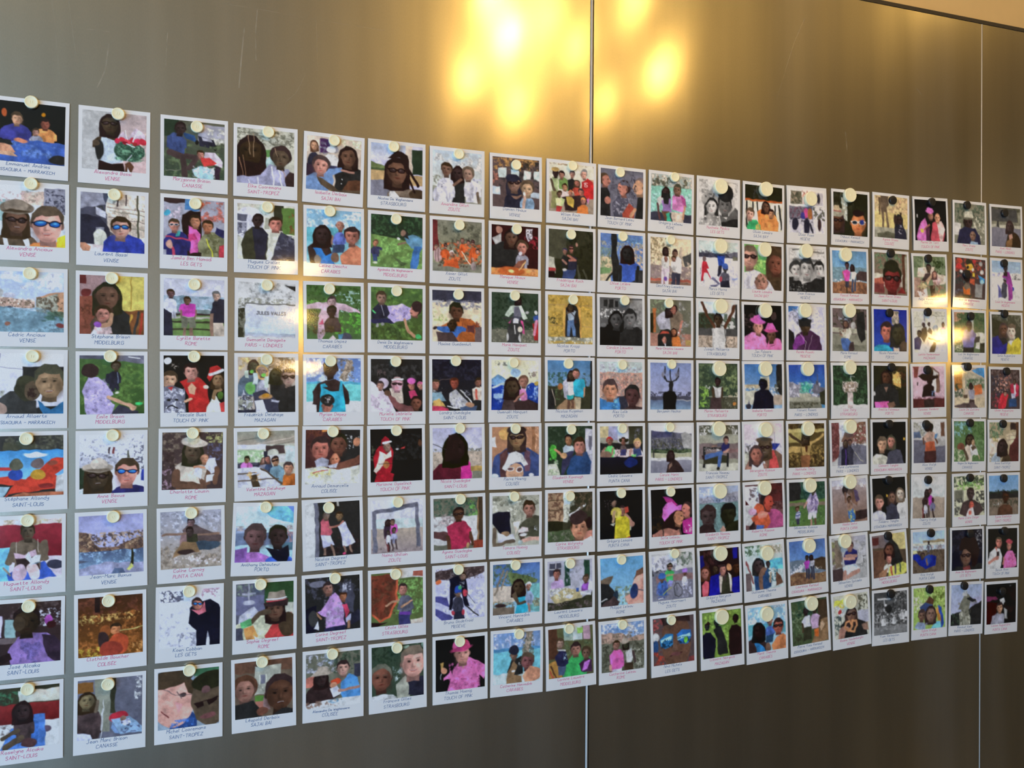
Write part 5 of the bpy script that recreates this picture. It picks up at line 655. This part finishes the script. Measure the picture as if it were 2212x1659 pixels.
14 6~b~Sébastien Rosoux~MIDDELBURG~man in patterned shirt walking with small boy~b 243;n 0 0 100 40 354 6 .5;r 0 44 100 56 765;r 0 40 100 46 573;g 0 54 100 100 463 573;n 0 54 100 100 574 12 .5;p 222 0 0 34 4 30 40 0 44;p bac 46 44 56 28 74 24 82 40 78 72 52 72;n 48 30 80 72 658 5 .45;l b87 4 48 46 42 58;p ccd 52 70 76 66 76 84 66 84 64 76 60 86 52 86;r 58 86 63 100 b87;r 70 84 75 98 643;h 66 20 10 543 321 m;t 24 68 14 18 bbd;l 347 2 18 70 30 70;l 347 2 18 75 30 75;h 22 60 6 754 321 m;p 334 18 82 30 82 28 96 20 96
14 7~p~Laurence Renaud~ESSAOUIRA - MARRAKECH~couple on rocks above crashing waves~b 46a 7ad;r 0 44 100 76 678;n 0 50 46 76 dde 6 .5;p 432 66 46 84 42 100 46 100 76 70 66;p 864 0 80 20 70 40 72 60 78 100 76 100 100 0 100;n 0 74 100 100 643 8 .5;p a3a 40 50 48 44 54 50 52 66 42 68;h 48 40 6 432 211 m;p ccd 56 50 62 44 70 50 66 62 58 62;h 60 40 6 322 211 w;l 334 5 46 68 46 84;l 334 5 52 68 52 86;l 334 5 60 62 60 84;l 334 5 66 62 66 90;n 70 62 90 70 eee 5 .4
14 8~b~Pierre Yves Renaud~ESSAOUIRA - MARRAKECH~two people in white and lilac T-shirts on path~b 453;n 0 0 100 40 243 7 .5;n 0 20 40 80 675 6 .45;r 74 4 100 50 432;p 864 70 50 100 46 100 96 50 100;p b97 76 56 86 52 92 60 80 76;n 0 70 30 100 332 7 .4;p ccd 28 46 38 36 50 36 52 60 34 62;h 40 26 9 322 211 a;p b9b 52 40 64 32 78 40 74 66 54 68;h 64 24 9 432 211 a;p 332 32 62 52 62 52 92 30 92;p d62 60 70 74 68 72 88 62 86;l 432 5 30 52 30 72;l 432 5 78 44 76 60
15 1~b~Thibaut Renaud~ESSAOUIRA - MARRAKECH~man in white-framed mirrored glasses at night~b 221;n 0 0 60 50 332 9 .5;p 998 22 12 38 14 40 66 26 60;n 20 10 42 66 bcc 6 .4;h 12 66 20 532 322 wg;e 10 48 22 10 998;p ba8 0 44 4 32 14 32 20 44;l a55 3 0 44 20 46;h 72 68 28 c74 322 ko;e 72 46 16 8 211;p 239 76 62 88 60 86 72 78 72
15 2~p~Pascal Renaud~ESSAOUIRA - MARRAKECH~couple in pink and white standing by blue sea~b 58b 9cd;r 0 38 100 72 689;n 0 40 100 70 79a 6 .4;n 0 66 100 76 dde 7 .4;p 433 68 54 80 46 100 50 100 72 70 68;p 964 0 76 20 72 40 70 80 72 100 76 100 100 0 100;n 0 74 100 100 643 8 .5;p d4a 30 48 40 42 50 48 48 70 34 70;h 42 34 7 533 211 m;l a65 3 30 50 30 64;p ddd 54 48 60 44 70 52 64 68 54 66;h 58 38 7 322 211 w;p 334 36 70 48 70 46 86 36 86;l 432 4 40 86 42 100;l 346 5 58 68 58 96;l 346 5 66 68 66 92
15 3~b~Marie Renaud~ROME~person in pale top and jeans seated on steps~b 655;n 0 0 100 40 332 7 .5;n 16 16 50 34 bbc 6 .4;p 998 0 44 60 46 100 50 100 60 0 56;r 0 60 100 100 887;p 776 0 84 100 86 100 100 0 98;p 222 70 10 92 6 96 70 84 80 72 60;e 60 40 8 8 aaa;p ccb 26 56 34 44 48 46 56 56 50 70 30 66;h 38 36 8 754 322 w;n 18 46 40 66 865 5 .5;p 46a 24 70 46 68 54 80 42 98 28 94;p 433 50 80 60 78 64 96 46 98
15 4~p~Line Thiry~STRASBOURG~shaggy white plume on a pedestal in greenery~b 232;n 0 0 100 100 353 7 .5;n 70 76 100 96 686 6 .4;p cbb 40 62 56 64 58 98 42 98;e 50 50 20 12 a98;n 26 36 74 64 dcc 5 .6;n 28 40 70 66 765 5 .4;l ccb 2 52 24 52 32 56 38;l ccb 1.5 52 24 62 26;r 0 92 100 100 ddd;p cbb 42 90 57 90 58 100 42 100
15 5~b~Marie Zarkinsova~PARIS - LONDRES~couple embracing in a red brick street~b bbb;p 633 0 0 22 0 22 80 0 96;n 0 0 22 90 855 7 .45;p ccd 22 0 46 0 36 30 22 34;p 754 28 44 36 26 60 10 100 0 100 52 60 52;n 40 6 100 50 955 5 .5;n 60 6 100 46 ccb 4 .2;p 667 24 56 60 50 100 56 100 98 40 100 14 98;n 60 46 100 56 ccc 5 .45;l bb9 1 66 70 90 96;p 223 26 98 28 64 38 54 52 56 50 98;h 40 48 7 543 322 w;p 334 44 60 54 54 62 64 62 98 48 98;h 52 46 7 754 322 m;l 539 3 40 64 40 98
15 6~p~Nadia Smits~PUNTA CANA~adult and child bending at the water's edge~b a99;r 0 0 100 14 bbc;n 0 4 100 24 ccd 6 .45;g 0 20 100 100 988 865;p 754 36 24 50 16 66 22 76 40 70 62 60 56 52 40;p 546 62 24 74 30 78 50 68 54;h 38 24 9 322 211 m;l 754 6 38 32 38 52;l 754 6 52 30 62 54;t 50 52 16 20 865;h 48 46 7 643 321 m;p 36a 44 74 58 70 66 88 58 98 46 90;n 44 70 66 98 cc5 5 .35;p 322 66 76 100 72 100 92 64 96
15 7~b~Sébastien Spitaels~VENISE~man in navy polo and white shorts, arms crossed~b aaa;p 885 0 8 8 8 8 60 0 60;n 0 10 30 80 655 8 .55;p 765 8 4 26 6 26 70 8 70;g 40 0 100 66 aab bbb;n 40 10 100 80 999 14 .4;n 88 48 100 64 555 4 .35;r 0 72 30 100 433;p 226 32 48 40 34 56 28 72 34 74 50 68 64 36 66;h 52 22 12 a76 322 m;l b87 7 34 50 64 52;l b87 6 40 44 70 46;p cde 28 72 48 64 70 66 78 78 54 82 46 90 30 82;l b87 10 34 82 34 100;l b87 10 74 82 44 94
15 8~p~Rosine Vanderborght~VENISE~person in black biting a large pretzel~b bba;p cc4 2 12 30 8 32 20 2 24;e 24 24 8 6 db4;n 0 20 30 50 ccd 7 .4;e 18 38 5 5 b33;n 70 4 100 40 443 6 .5;n 0 46 20 90 344 7 .5;r 70 40 100 70 aab;p 222 18 70 34 56 64 56 90 70 96 98 14 98;h 50 46 18 754 322 wg;p 865 80 74 96 70 98 90 84 86;p a76 10 100 14 78 30 70 44 78 30 88 24 100;l c85 5 34 64 44 62 52 74 40 84 30 74 34 64;l c85 5 52 62 64 62 66 74 56 88 44 84 52 72 52 62
16 1~p~Agnès Staes~COLISÉE~person beside tall bronze statue legs~b cb8;n 0 0 100 40 b97 8 .5;r 0 40 100 78 cb7;p 654 18 0 42 0 42 20 36 30 42 60 44 88 38 88 32 40 28 40 28 86 22 86 22 50 18 20;p 543 12 4 18 4 18 46 14 46;r 76 36 82 46 432;r 0 76 100 100 998;p 554 6 92 40 84 70 92 60 100 12 100;h 74 54 12 322 222 w;p 223 60 72 70 64 84 64 96 84 98 100 60 100;n 70 62 84 90 99a 3 .25;e 62 54 5 12 322
16 2~p~Jean Pierre Staes~SAINT-LOUIS~face in dark glasses lit red in shade~b 765;n 0 0 100 40 575 6 .5;r 0 50 100 80 ccb;p a54 0 64 26 60 30 76 0 76;r 0 74 30 96 733;p 532 84 0 94 0 94 96 86 96;r 94 6 100 90 998;h 54 60 34 722 221 mg;p 822 70 96 84 80 96 96;e 52 30 22 14 221
16 3~b~Nicole Palomaux~PORTO~couple selfie under deep blue sky by tower~b 129 24a;p ba9 54 4 74 4 76 30 70 40 54 36;n 52 4 78 40 776 6 .5;p ba9 54 60 70 76 80 100 60 100;h 38 52 22 b65 322 ms;t 26 86 60 30 29b;h 72 56 23 332 222 w;p 543 76 86 90 74 100 84 98 100 78 100
16 4~p~Anette Palomaux~PORTO~person in black blouse with pink papers~b 221;n 40 0 100 50 421 9 .4;p da5 58 20 76 14 84 40 82 54 60 44;n 56 12 84 54 ec7 6 .45;h 38 26 16 532 211 w;p 222 0 80 10 46 34 40 56 44 74 60 80 96 0 98;p 865 32 50 44 50 38 62;p d5a 4 86 46 84 44 98 6 98;p 754 40 88 62 86 66 94 48 100;e 2 66 4 6 ccc
16 5~p~Clément Tanghe~ESSAOUIRA MARRAKECH~couple at night, man in a white shirt~b 111;t 20 78 60 40 ccb;h 28 52 18 c97 654 m;p 445 40 98 44 76 60 66 84 66 96 98;p 332 46 34 60 28 66 60 60 66 46 60;h 55 46 14 b76 443 w;r 92 38 99 44 da3
16 6~b~Frédéric Tanghe~ESSAOUIRA MARRAKECH~three guests at night, two in white shirts~b 111;t 18 78 44 40 ccd;h 20 56 16 c87 543 m;h 58 46 13 754 322 w;p 334 40 98 40 70 56 60 72 70 82 98;p ccc 70 68 86 52 100 52 100 94 84 100;h 84 40 14 cba 654 w;r 40 40 46 46 da3
16 7~p~Sophie Vermeulen~MIDDELBURG~woman and toddler under a striped yellow blanket~b 543;r 0 0 50 30 766;r 0 4 20 22 522;r 62 0 100 40 cb7;p 643 0 34 40 36 30 98 0 98;p 222 44 70 44 20 60 10 76 30 90 66 84 78 56 80;h 50 36 16 743 211 w;t 44 70 26 22 ccb;h 48 58 11 b76 422 m;p cc5 40 98 50 78 90 72 100 80 100 92 60 100;l b54 5 54 78 56 98;l 545 5 66 76 66 96;l 454 4 80 74 82 92;p a75 16 90 36 82 44 78 34 98 16 98
16 8~b~Yvan Vermeulen~LES GETS~black and white crowd of children in street~b 555;r 0 0 100 20 444;n 60 0 100 30 999 5 .3;r 10 14 50 18 bbb;r 30 18 33 40 aaa;n 0 24 100 80 333 5 .55;n 0 40 100 76 bbb 4 .35;r 0 80 100 100 777;n 0 76 100 90 888 6 .5;t 28 62 14 16 ccc;h 28 56 4 aaa 333 m;t 60 62 14 14 ccc;h 60 56 4 aaa 333 m;t 84 52 16 16 bbb;h 84 46 4 aaa 333 m;e 44 40 10 10 222;e 34 30 3 3 eee;e 98 56 6 8 ddd
17 1~p~Marine De Tant~TOUCH OF PINK~two people in pink robes and cap at night~b 111;p c6b 4 90 20 52 32 44 40 60 36 98 8 98;h 50 38 11 965 322 ms;e 48 28 13 6 c6b;p c6b 38 22 44 18 56 20 58 28 40 28;l a65 5 30 72 46 60;e 22 76 5 5 cb4;p b45 46 98 56 56 68 50 86 56 96 80 86 98;p dbb 70 54 84 50 94 70 84 98 76 92;h 72 42 12 d97 ca7 k;p 524 34 70 46 66 46 98 34 98;r 6 36 9 44 ccc
17 2~b~Régis Vandepitte~COLISÉE~couple seated among sunlit cream cushions~b 786;n 0 0 100 30 564 8 .5;r 30 0 34 30 aa8;n 60 10 100 50 231 9 .5;p dcb 14 28 40 26 66 24 60 50 10 50;p dcb 60 40 100 46 96 66 60 70;r 0 52 20 100 a87;p 433 22 60 34 44 50 40 56 54 44 64;h 46 28 10 543 322 m;p ca8 36 60 56 40 60 44 44 70;p caa 58 56 70 44 84 54 80 70 62 72;h 64 44 9 a76 533 w;p cb8 8 76 26 64 44 72 30 84;p dcc 10 86 40 78 44 98 20 98;p 432 48 72 64 70 66 98 54 98;l a75 5 84 72 76 88;n 0 60 100 100 865 9 .3
17 3~p~Laetitia Vandersmissen~MAZAGAN~diners along a bright terrace table~b ccb ddc;n 0 0 100 20 bba 9 .4;r 32 4 36 40 889;l 998 1 0 40 30 34;l 998 1 40 8 100 14;p 543 16 60 24 40 38 38 42 60 30 76;h 30 30 7 433 ccc m;p 654 40 50 48 40 58 48 56 58;h 48 32 5 433 322 m;e 68 42 9 9 89a;p c6a 82 44 92 38 100 44 100 56 84 56;h 92 32 6 754 322 m;p 336 0 70 14 60 22 74 16 94 0 92;h 16 54 8 543 322 m;p ddd 18 98 40 72 70 56 96 66 70 98;p 543 40 98 60 74 70 76 60 98;p ccd 62 98 76 74 100 72 100 98;l 432 3 46 66 80 74
17 4~p~Vanessa Vandena~VENISE~dark hatted figure before a pink arched wall~b cab;p 733 2 0 24 0 14 28 4 28;p ddd 36 10 54 2 80 10 82 62 60 60;l 755 4 60 2 82 16 84 60;r 74 20 84 64 754;r 0 74 100 80 a78;n 0 68 100 82 cab 6 .4;r 0 78 100 100 522;r 12 38 16 46 433;h 54 36 10 211 100 a;p 211 16 24 30 18 76 22 82 26 60 36 30 34;e 54 14 12 12 211;p 211 28 74 34 48 50 40 66 48 70 74;n 56 58 72 78 68b 4 .5;p 322 34 80 68 80 64 98 36 98
17 5~b~Alice Vrolyk~VENISE~person in orange skirt seen from behind~b bbb;n 0 0 50 40 887 6 .5;r 60 0 86 36 ccc;r 86 2 98 36 643;p 568 0 26 20 24 24 38 0 42;g 0 44 100 100 667 556;p aaa 60 42 100 36 100 60 50 60;p b98 28 40 42 24 58 22 70 30 66 48 40 50;h 54 14 10 433 221 B;e 44 12 14 12 211;p b53 36 50 64 48 70 72 36 72;p 422 32 72 70 70 70 98 34 98;p 58b 66 30 76 28 72 42 66 42;l 643 5 30 40 32 54;l 643 5 70 42 74 52
17 6~b~Thierry Vrolyk~ZOUTE~family of four close together on bare sand~b ccc bcc;g 0 50 100 100 a98 987;p 322 28 56 40 42 48 44 46 74 30 76;h 44 38 8 322 211 w;p b3a 46 50 54 44 66 54 64 68 50 70;h 52 34 7 533 322 m;l 622 5 32 76 34 98;l 433 5 50 70 50 96;t 40 68 12 16 dde;h 40 62 5 322 211 a;p 99a 34 80 46 80 46 90 34 90;t 62 64 16 18 668;h 62 57 5 322 211 a;l 322 4 62 78 68 98;l 322 4 36 90 38 98;l 322 4 44 90 44 98
17 7~b~Kris Vrolyk~PUNTA CANA~person on blue blanket at a beach with hut~b 9bd ddd;p 875 30 22 100 20 100 28 34 28;r 0 28 100 34 ccb;n 0 34 100 46 988 7 .5;r 0 46 100 100 654;n 0 44 100 100 543 9 .5;p dd9 0 46 12 44 14 52 0 52;p 129 0 56 12 52 40 66 60 56 74 62 70 84 40 92 20 80;p 24a 36 62 52 56 60 70 44 84;h 30 58 8 543 322 m;l 333 2 42 42 48 32 56 34 60 42 56 48;p 556 46 36 54 36 52 52 46 52;h 50 28 4 322 211 m;l 754 5 44 68 44 80
17 8~p~Sylvie Vrolyk~PUNTA CANA~couple with blue and yellow parrots~b 9b5;n 0 0 100 60 ab6 6 .5;n 60 10 100 50 562 6 .4;n 0 20 40 60 ccb 7 .5;p 532 36 36 50 20 64 30 60 44;p 347 20 46 36 36 60 44 50 60 26 56;p c83 70 54 80 50 88 90 76 80;p 24a 76 46 88 50 96 90 88 98 84 70;p 89b 2 94 14 82 34 84 40 98;h 26 66 14 754 433 m;p 6bd 50 98 66 84 84 84 90 98;h 54 64 18 865 322 ws;n 30 84 46 96 aac 5 .4
18 1~p~Marc Staes~ZOUTE~man in a brimmed hat holding a baby~b 776;n 0 0 100 60 454 6 .5;n 50 30 100 90 bba 8 .45;r 0 50 20 80 ccc;h 44 46 18 322 211 m;e 44 34 24 6 665;p bba 32 34 34 20 58 18 62 34;p 224 4 98 16 66 34 58 66 60 82 76 88 98;h 60 78 12 865 654 k;p 9bd 38 98 56 92 76 94 80 100
18 2~p~Axel De Waghenaere~CANASSE~toddler among shelves of colourful toy trucks~b 433;n 0 0 100 50 a43 8 .45;e 14 8 8 7 c43;e 12 22 10 8 c33;e 46 10 12 8 332;e 62 6 6 6 b33;p da3 32 18 54 12 64 30 40 28;e 40 22 4 4 222;e 58 28 4 4 eee;e 84 10 6 6 999;e 88 32 6 6 bbb;p 38c 76 40 98 48 96 60 80 56;e 88 56 6 6 9cd;e 20 34 5 5 ddd;p db3 56 36 64 36 64 46 56 46;n 0 36 40 66 344 7 .5;p c53 48 50 64 52 64 66 48 62;r 66 62 90 96 888;h 38 46 14 322 211 B;p 765 26 74 34 62 46 62 52 76 48 94 28 94;p d62 26 72 36 80 48 74 48 90 34 94 28 88;p 222 26 92 52 90 52 100 26 100;n 0 78 26 100 556 6 .5
18 3~b~Luc De Waghenaere~CANASSE~person in lilac top in a sunny garden~b 564;p b86 0 0 40 0 20 20 0 26;n 10 0 100 40 353 6 .55;p aa9 52 18 64 18 64 50 56 50;r 70 50 100 90 ccb;p 333 64 60 84 60 82 74 64 76;p 332 84 76 100 74 100 100 84 98;n 0 60 30 96 cca 7 .5;p 66a 26 60 34 44 60 42 72 54 64 70 62 90 28 90;h 48 32 12 433 322 a;p 222 28 88 64 86 62 98 28 98;l 433 6 28 58 22 46 34 38
18 4~p~Lucie De Zuttere~CANASSE~child seen from behind in a walled courtyard~b ba9;p b73 0 18 30 18 30 50 0 60;r 0 8 30 18 432;p 38c 56 6 100 0 100 30 66 12;p 998 26 4 40 4 60 14 100 32 100 60 40 46;r 26 12 34 78 ba8;n 36 28 100 52 464 6 .6;p c63 64 44 90 42 90 66 64 68;n 0 40 28 76 343 6 .6;r 0 74 100 100 cb9;p 889 46 58 56 52 66 58 66 78 48 80;h 54 46 9 432 322 B;p 433 48 80 66 80 66 98 44 98;p 544 0 96 30 88 60 86 90 98;r 30 68 42 76 543
18 5~b~Régine De Waghenaere~CANASSE~woman in pale top holding newborn in a garden~b 574;n 0 0 60 40 7ab 7 .5;n 30 0 100 60 463 6 .5;n 50 40 100 90 685 7 .5;n 0 66 40 100 bb9 7 .5;h 52 46 15 432 211 w;p cba 30 70 42 58 56 62 60 76 58 98 44 98;l 543 8 32 70 44 94;p ddd 52 60 66 54 74 66 80 86 64 84 56 90;h 63 52 8 a86 765 k;p 543 54 64 70 60 74 68 60 74;l b97 3 80 86 84 94;e 22 62 12 8 743
18 6~p~Marie Claire Dalger~VENISE~bare-shouldered person holding a newborn under a tree~b cca;n 0 0 100 26 232 6 .65;n 10 14 100 36 8b5 6 .55;r 0 34 30 60 887;r 4 36 26 58 665;n 0 54 30 96 333 7 .5;n 70 40 100 96 222 8 .6;r 60 36 66 58 ccc;p 433 16 92 26 66 46 60 64 60 84 70 96 90 60 98;h 54 44 15 433 322 m;h 56 72 11 c54 a43 k;p dcc 40 94 48 80 62 80 70 98 40 100;e 52 92 5 6 b54
18 7~p~Anne De Waghenaere~LES GETS~profile in large dark sunglasses and black coat~b 112;n 0 0 40 60 223 9 .5;n 76 0 100 60 888 5 .35;p 222 0 98 16 88 50 92 90 84 100 90 100 100 0 100;p 733 36 92 60 88 62 98 38 98;p 211 24 44 30 24 50 14 76 20 90 50 84 84 70 90 66 60 50 40;h 46 64 22 754 211 kg;p 211 24 50 30 24 60 18 82 40 76 92 66 90 62 60 46 48
18 8~b~Renaud Vaes~PARIS - LONDRES~pale horse statue on a hillside~b 9ac bbd;p 99b 60 36 100 26 100 50 66 56;p 222 0 74 30 66 50 66 70 54 100 38 100 100 0 100;n 0 68 30 100 343 7 .5;p 776 24 60 32 42 40 32 50 20 58 26 64 36 60 54 58 70;p 998 28 70 40 62 58 66 64 84 62 100 30 100;l ccb 3 36 72 34 98;l ccb 3 56 72 60 96;n 28 62 64 100 665 6 .4;p bbb 36 26 42 12 52 14 52 30;p 222 50 36 60 30 80 38 84 46 66 42;l aaa 2 66 46 84 42;e 26 46 4 3 888
19 1~p~Axel Minet~PARIS - LONDRES~passer-by in dark street by low building~b 554;n 0 0 100 34 443 7 .5;r 0 4 88 36 444;p 887 90 10 100 8 100 40 92 40;r 0 36 100 46 776;r 0 44 100 52 bba;g 0 52 100 100 778 667;p 333 16 50 20 34 24 34 26 52;p 321 44 98 54 70 66 58 82 62 98 76 100 98;h 62 46 14 433 322 w;p c98 58 70 70 64 72 76 62 82;p 753 46 98 52 84 70 78 70 98
19 2~p~Louis De Waghenaere~MEGÈVE~two children in ski suits standing on snow~b 8ac dde;r 0 30 100 100 ddd;n 0 30 34 40 99c 5 .55;n 70 32 100 46 555 4 .4;p 939 36 40 44 26 60 26 66 40 72 60 66 70 66 98 58 98 54 60 46 50;h 46 18 9 433 222 a;p 322 38 30 54 26 52 38 40 38;e 70 70 6 6 34a;p 445 34 60 44 48 52 60 52 90 44 96 30 92;h 44 50 7 655 667 mg;p 559 20 60 30 70 34 92 22 94;e 66 68 2 3 eee;p 939 58 66 70 64 70 96 62 96
19 3~b~Sonia Augustijns~MEGÈVE~couple in blue coat and yellow sweater~b 443;n 0 0 100 30 665 12 .5;p 332 0 6 40 20 40 60 0 50;p 228 0 60 20 54 44 60 54 70 46 98 4 98;h 40 36 16 643 433 ws;p 222 24 60 48 60 54 72 36 76;p cb3 46 98 56 70 68 66 90 58 100 70 100 98;p ddc 54 70 66 78 80 56 76 54 60 66;h 66 42 19 cba 765 k;e 68 28 13 6 654
19 4~p~Olivier Augustijns~MEGÈVE~crowd in winter clothes, one in red jacket~b 433;n 0 0 100 40 655 6 .5;n 0 14 60 70 334 6 .5;n 30 10 70 50 a65 5 .45;n 10 20 60 60 c98 4 .25;p b24 66 40 84 32 96 40 96 66 84 70 70 60;r 80 36 86 60 dde;h 82 30 6 543 322 m;p c23 26 90 36 62 50 54 60 64 50 96 28 98;h 50 60 7 a76 322 m;p bbd 70 62 86 58 84 72 72 74;p 247 64 74 90 74 88 94 60 96;n 0 60 34 98 a34 8 .4
19 5~b~Anne Kestelyn~SAINT-TROPEZ~dark-haired person before stone steps~b a97;n 0 0 46 44 575 6 .6;r 0 40 40 80 dcb;n 10 34 50 50 a95 7 .4;p cb9 56 30 92 24 92 60 60 56;l 876 1.5 58 36 92 34;l 876 1.5 58 46 90 44;r 72 2 100 20 322;p 532 90 0 100 0 100 60 90 66;p 522 62 98 70 60 94 36 100 50 100 100;p 9ab 6 90 24 76 36 84 36 100 4 100;p 432 36 98 46 84 66 82 80 98;h 44 60 18 322 211 w;n 0 84 14 100 bbb 4 .5
19 6~p~Sylvie Kestelyn~SAINT-TROPEZ~shaded torso under a clear blue sky~b 69c 9bd;r 0 40 100 60 222;n 0 36 100 46 232 5 .6;r 0 58 100 100 765;n 0 60 100 80 443 6 .5;n 10 66 40 76 bbb 4 .4;h 56 54 14 421 211 a;p 532 26 98 30 82 46 74 66 74 80 84 82 98
19 7~b~Benoît Piron~TOUCH OF PINK~man holding a drink beside someone in pink cap~b 111;p ccc 0 98 6 60 22 48 40 52 48 70 42 98;h 36 34 13 c76 543 m;p c65 22 46 30 46 32 58;l b76 7 4 84 32 72;e 32 72 5 6 b76;r 30 58 38 68 322;p d6a 52 98 56 70 66 58 84 58 96 76 98 96;h 72 44 11 b76 432 m;e 72 34 12 6 c45;n 54 64 96 96 c59 6 .4;l b76 5 54 74 52 90
19 8~p~Louisa Augustijns~PUNTA CANA~child in white blouse at a dark party~b 111;p 624 0 30 30 30 40 38 0 44;p 300 0 44 36 46 30 90 0 98;n 60 10 100 90 211 9 .5;p ccc 44 40 58 36 62 46 56 54 46 50;p 999 58 60 70 66 70 90 60 88;p 99a 10 98 20 80 38 72 58 76 62 98;h 44 60 13 b86 322 m;n 70 4 90 10 ccc 2 .2"""

def build_cards():
    lay = [[tuple(int(v) for v in q.split(',')) for q in l.split(';') if q] for l in LAYOUT.strip().split('\n')]
    up = {}
    for l in PICS.strip().split('\n'):
        k, ink, name, place, desc, ops = l.split('~'); c, r = map(int, k.split())
        rs = random.Random(c * 100 + r)
        x, z, th, mx, mz = lay[c - 1][r - 1]
        x, z, mx, mz = x / 1e4, z / 1e4, mx / 1e4, mz / 1e4; th = math.radians(th / 10)
        card = Card(rs, mz - z, BOW.get((c, r)))
        o = obj('instant_photo', card.card_mesh(), M['paper'])
        o.location = (x, 0, CAM_Z + z); o.rotation_euler = (0, -th, 0)
        tag(o, 'white-bordered photo of ' + desc, 'photo', 'instant photos pinned on the metal wall')
        n = int(np.interp(c, [1, 6, 12, 19], [112, 92, 72, 56]))
        im = Pic(n, c * 31 + r * 7).run(ops)
        obj('picture_print', card.print_mesh(im), M['print'], o)
        im_ = M['pink'] if ink == 'p' else M['blue']
        sw = .00060
        obj('handwritten_name', card.text_mesh('handwritten_name', name, -.003 + rs.uniform(-.002, .002), H / 2 - .1013 + rs.uniform(-.0005, .0005), .00086, .060, rs, sw), im_, o)
        if place:
            obj('handwritten_place', card.text_mesh('handwritten_place', place, -.004 + rs.uniform(-.002, .002), H / 2 - .1103 + rs.uniform(-.0006, .0006), .00086, .074, rs, sw), im_, o)
        # the magnet stands on the card at its own spot
        key = 'B' if c >= 16 else 'L' if c >= 12 else 's'
        dx, dz = mx - x, mz - z
        lx, lz = dx * math.cos(th) + dz * math.sin(th), -dx * math.sin(th) + dz * math.cos(th)
        dpt = card.off(lx, min(lz, H / 2)) + .00015
        b, mk = MAG[key]
        m = obj({'s': 'round_magnet', 'L': 'large_round_magnet', 'B': 'black_round_magnet'}[key], b)
        m.location = (mx, -dpt, CAM_Z + mz); m.rotation_euler = (0, rs.uniform(-.5, .5), 0)
        tag(m, {'s': 'cream round magnet on photo of ', 'L': 'large cream magnet on photo of ', 'B': 'black round magnet on photo of '}[key] + desc, 'magnet',
            {'s': 'small cream magnets', 'L': 'large cream magnets', 'B': 'black magnets'}[key])
        obj('moulded_mark', mk, None, m)
BOW = {(4, 2): .0013, (5, 2): .0013, (4, 3): .0007, (5, 3): .0007, (4, 4): .0013, (5, 4): .0013, (17, 2): .0014, (18, 2): .0014, (16, 3): .0007, (17, 3): .0007, (18, 3): .0007, (18, 4): .0014}
build_cards()
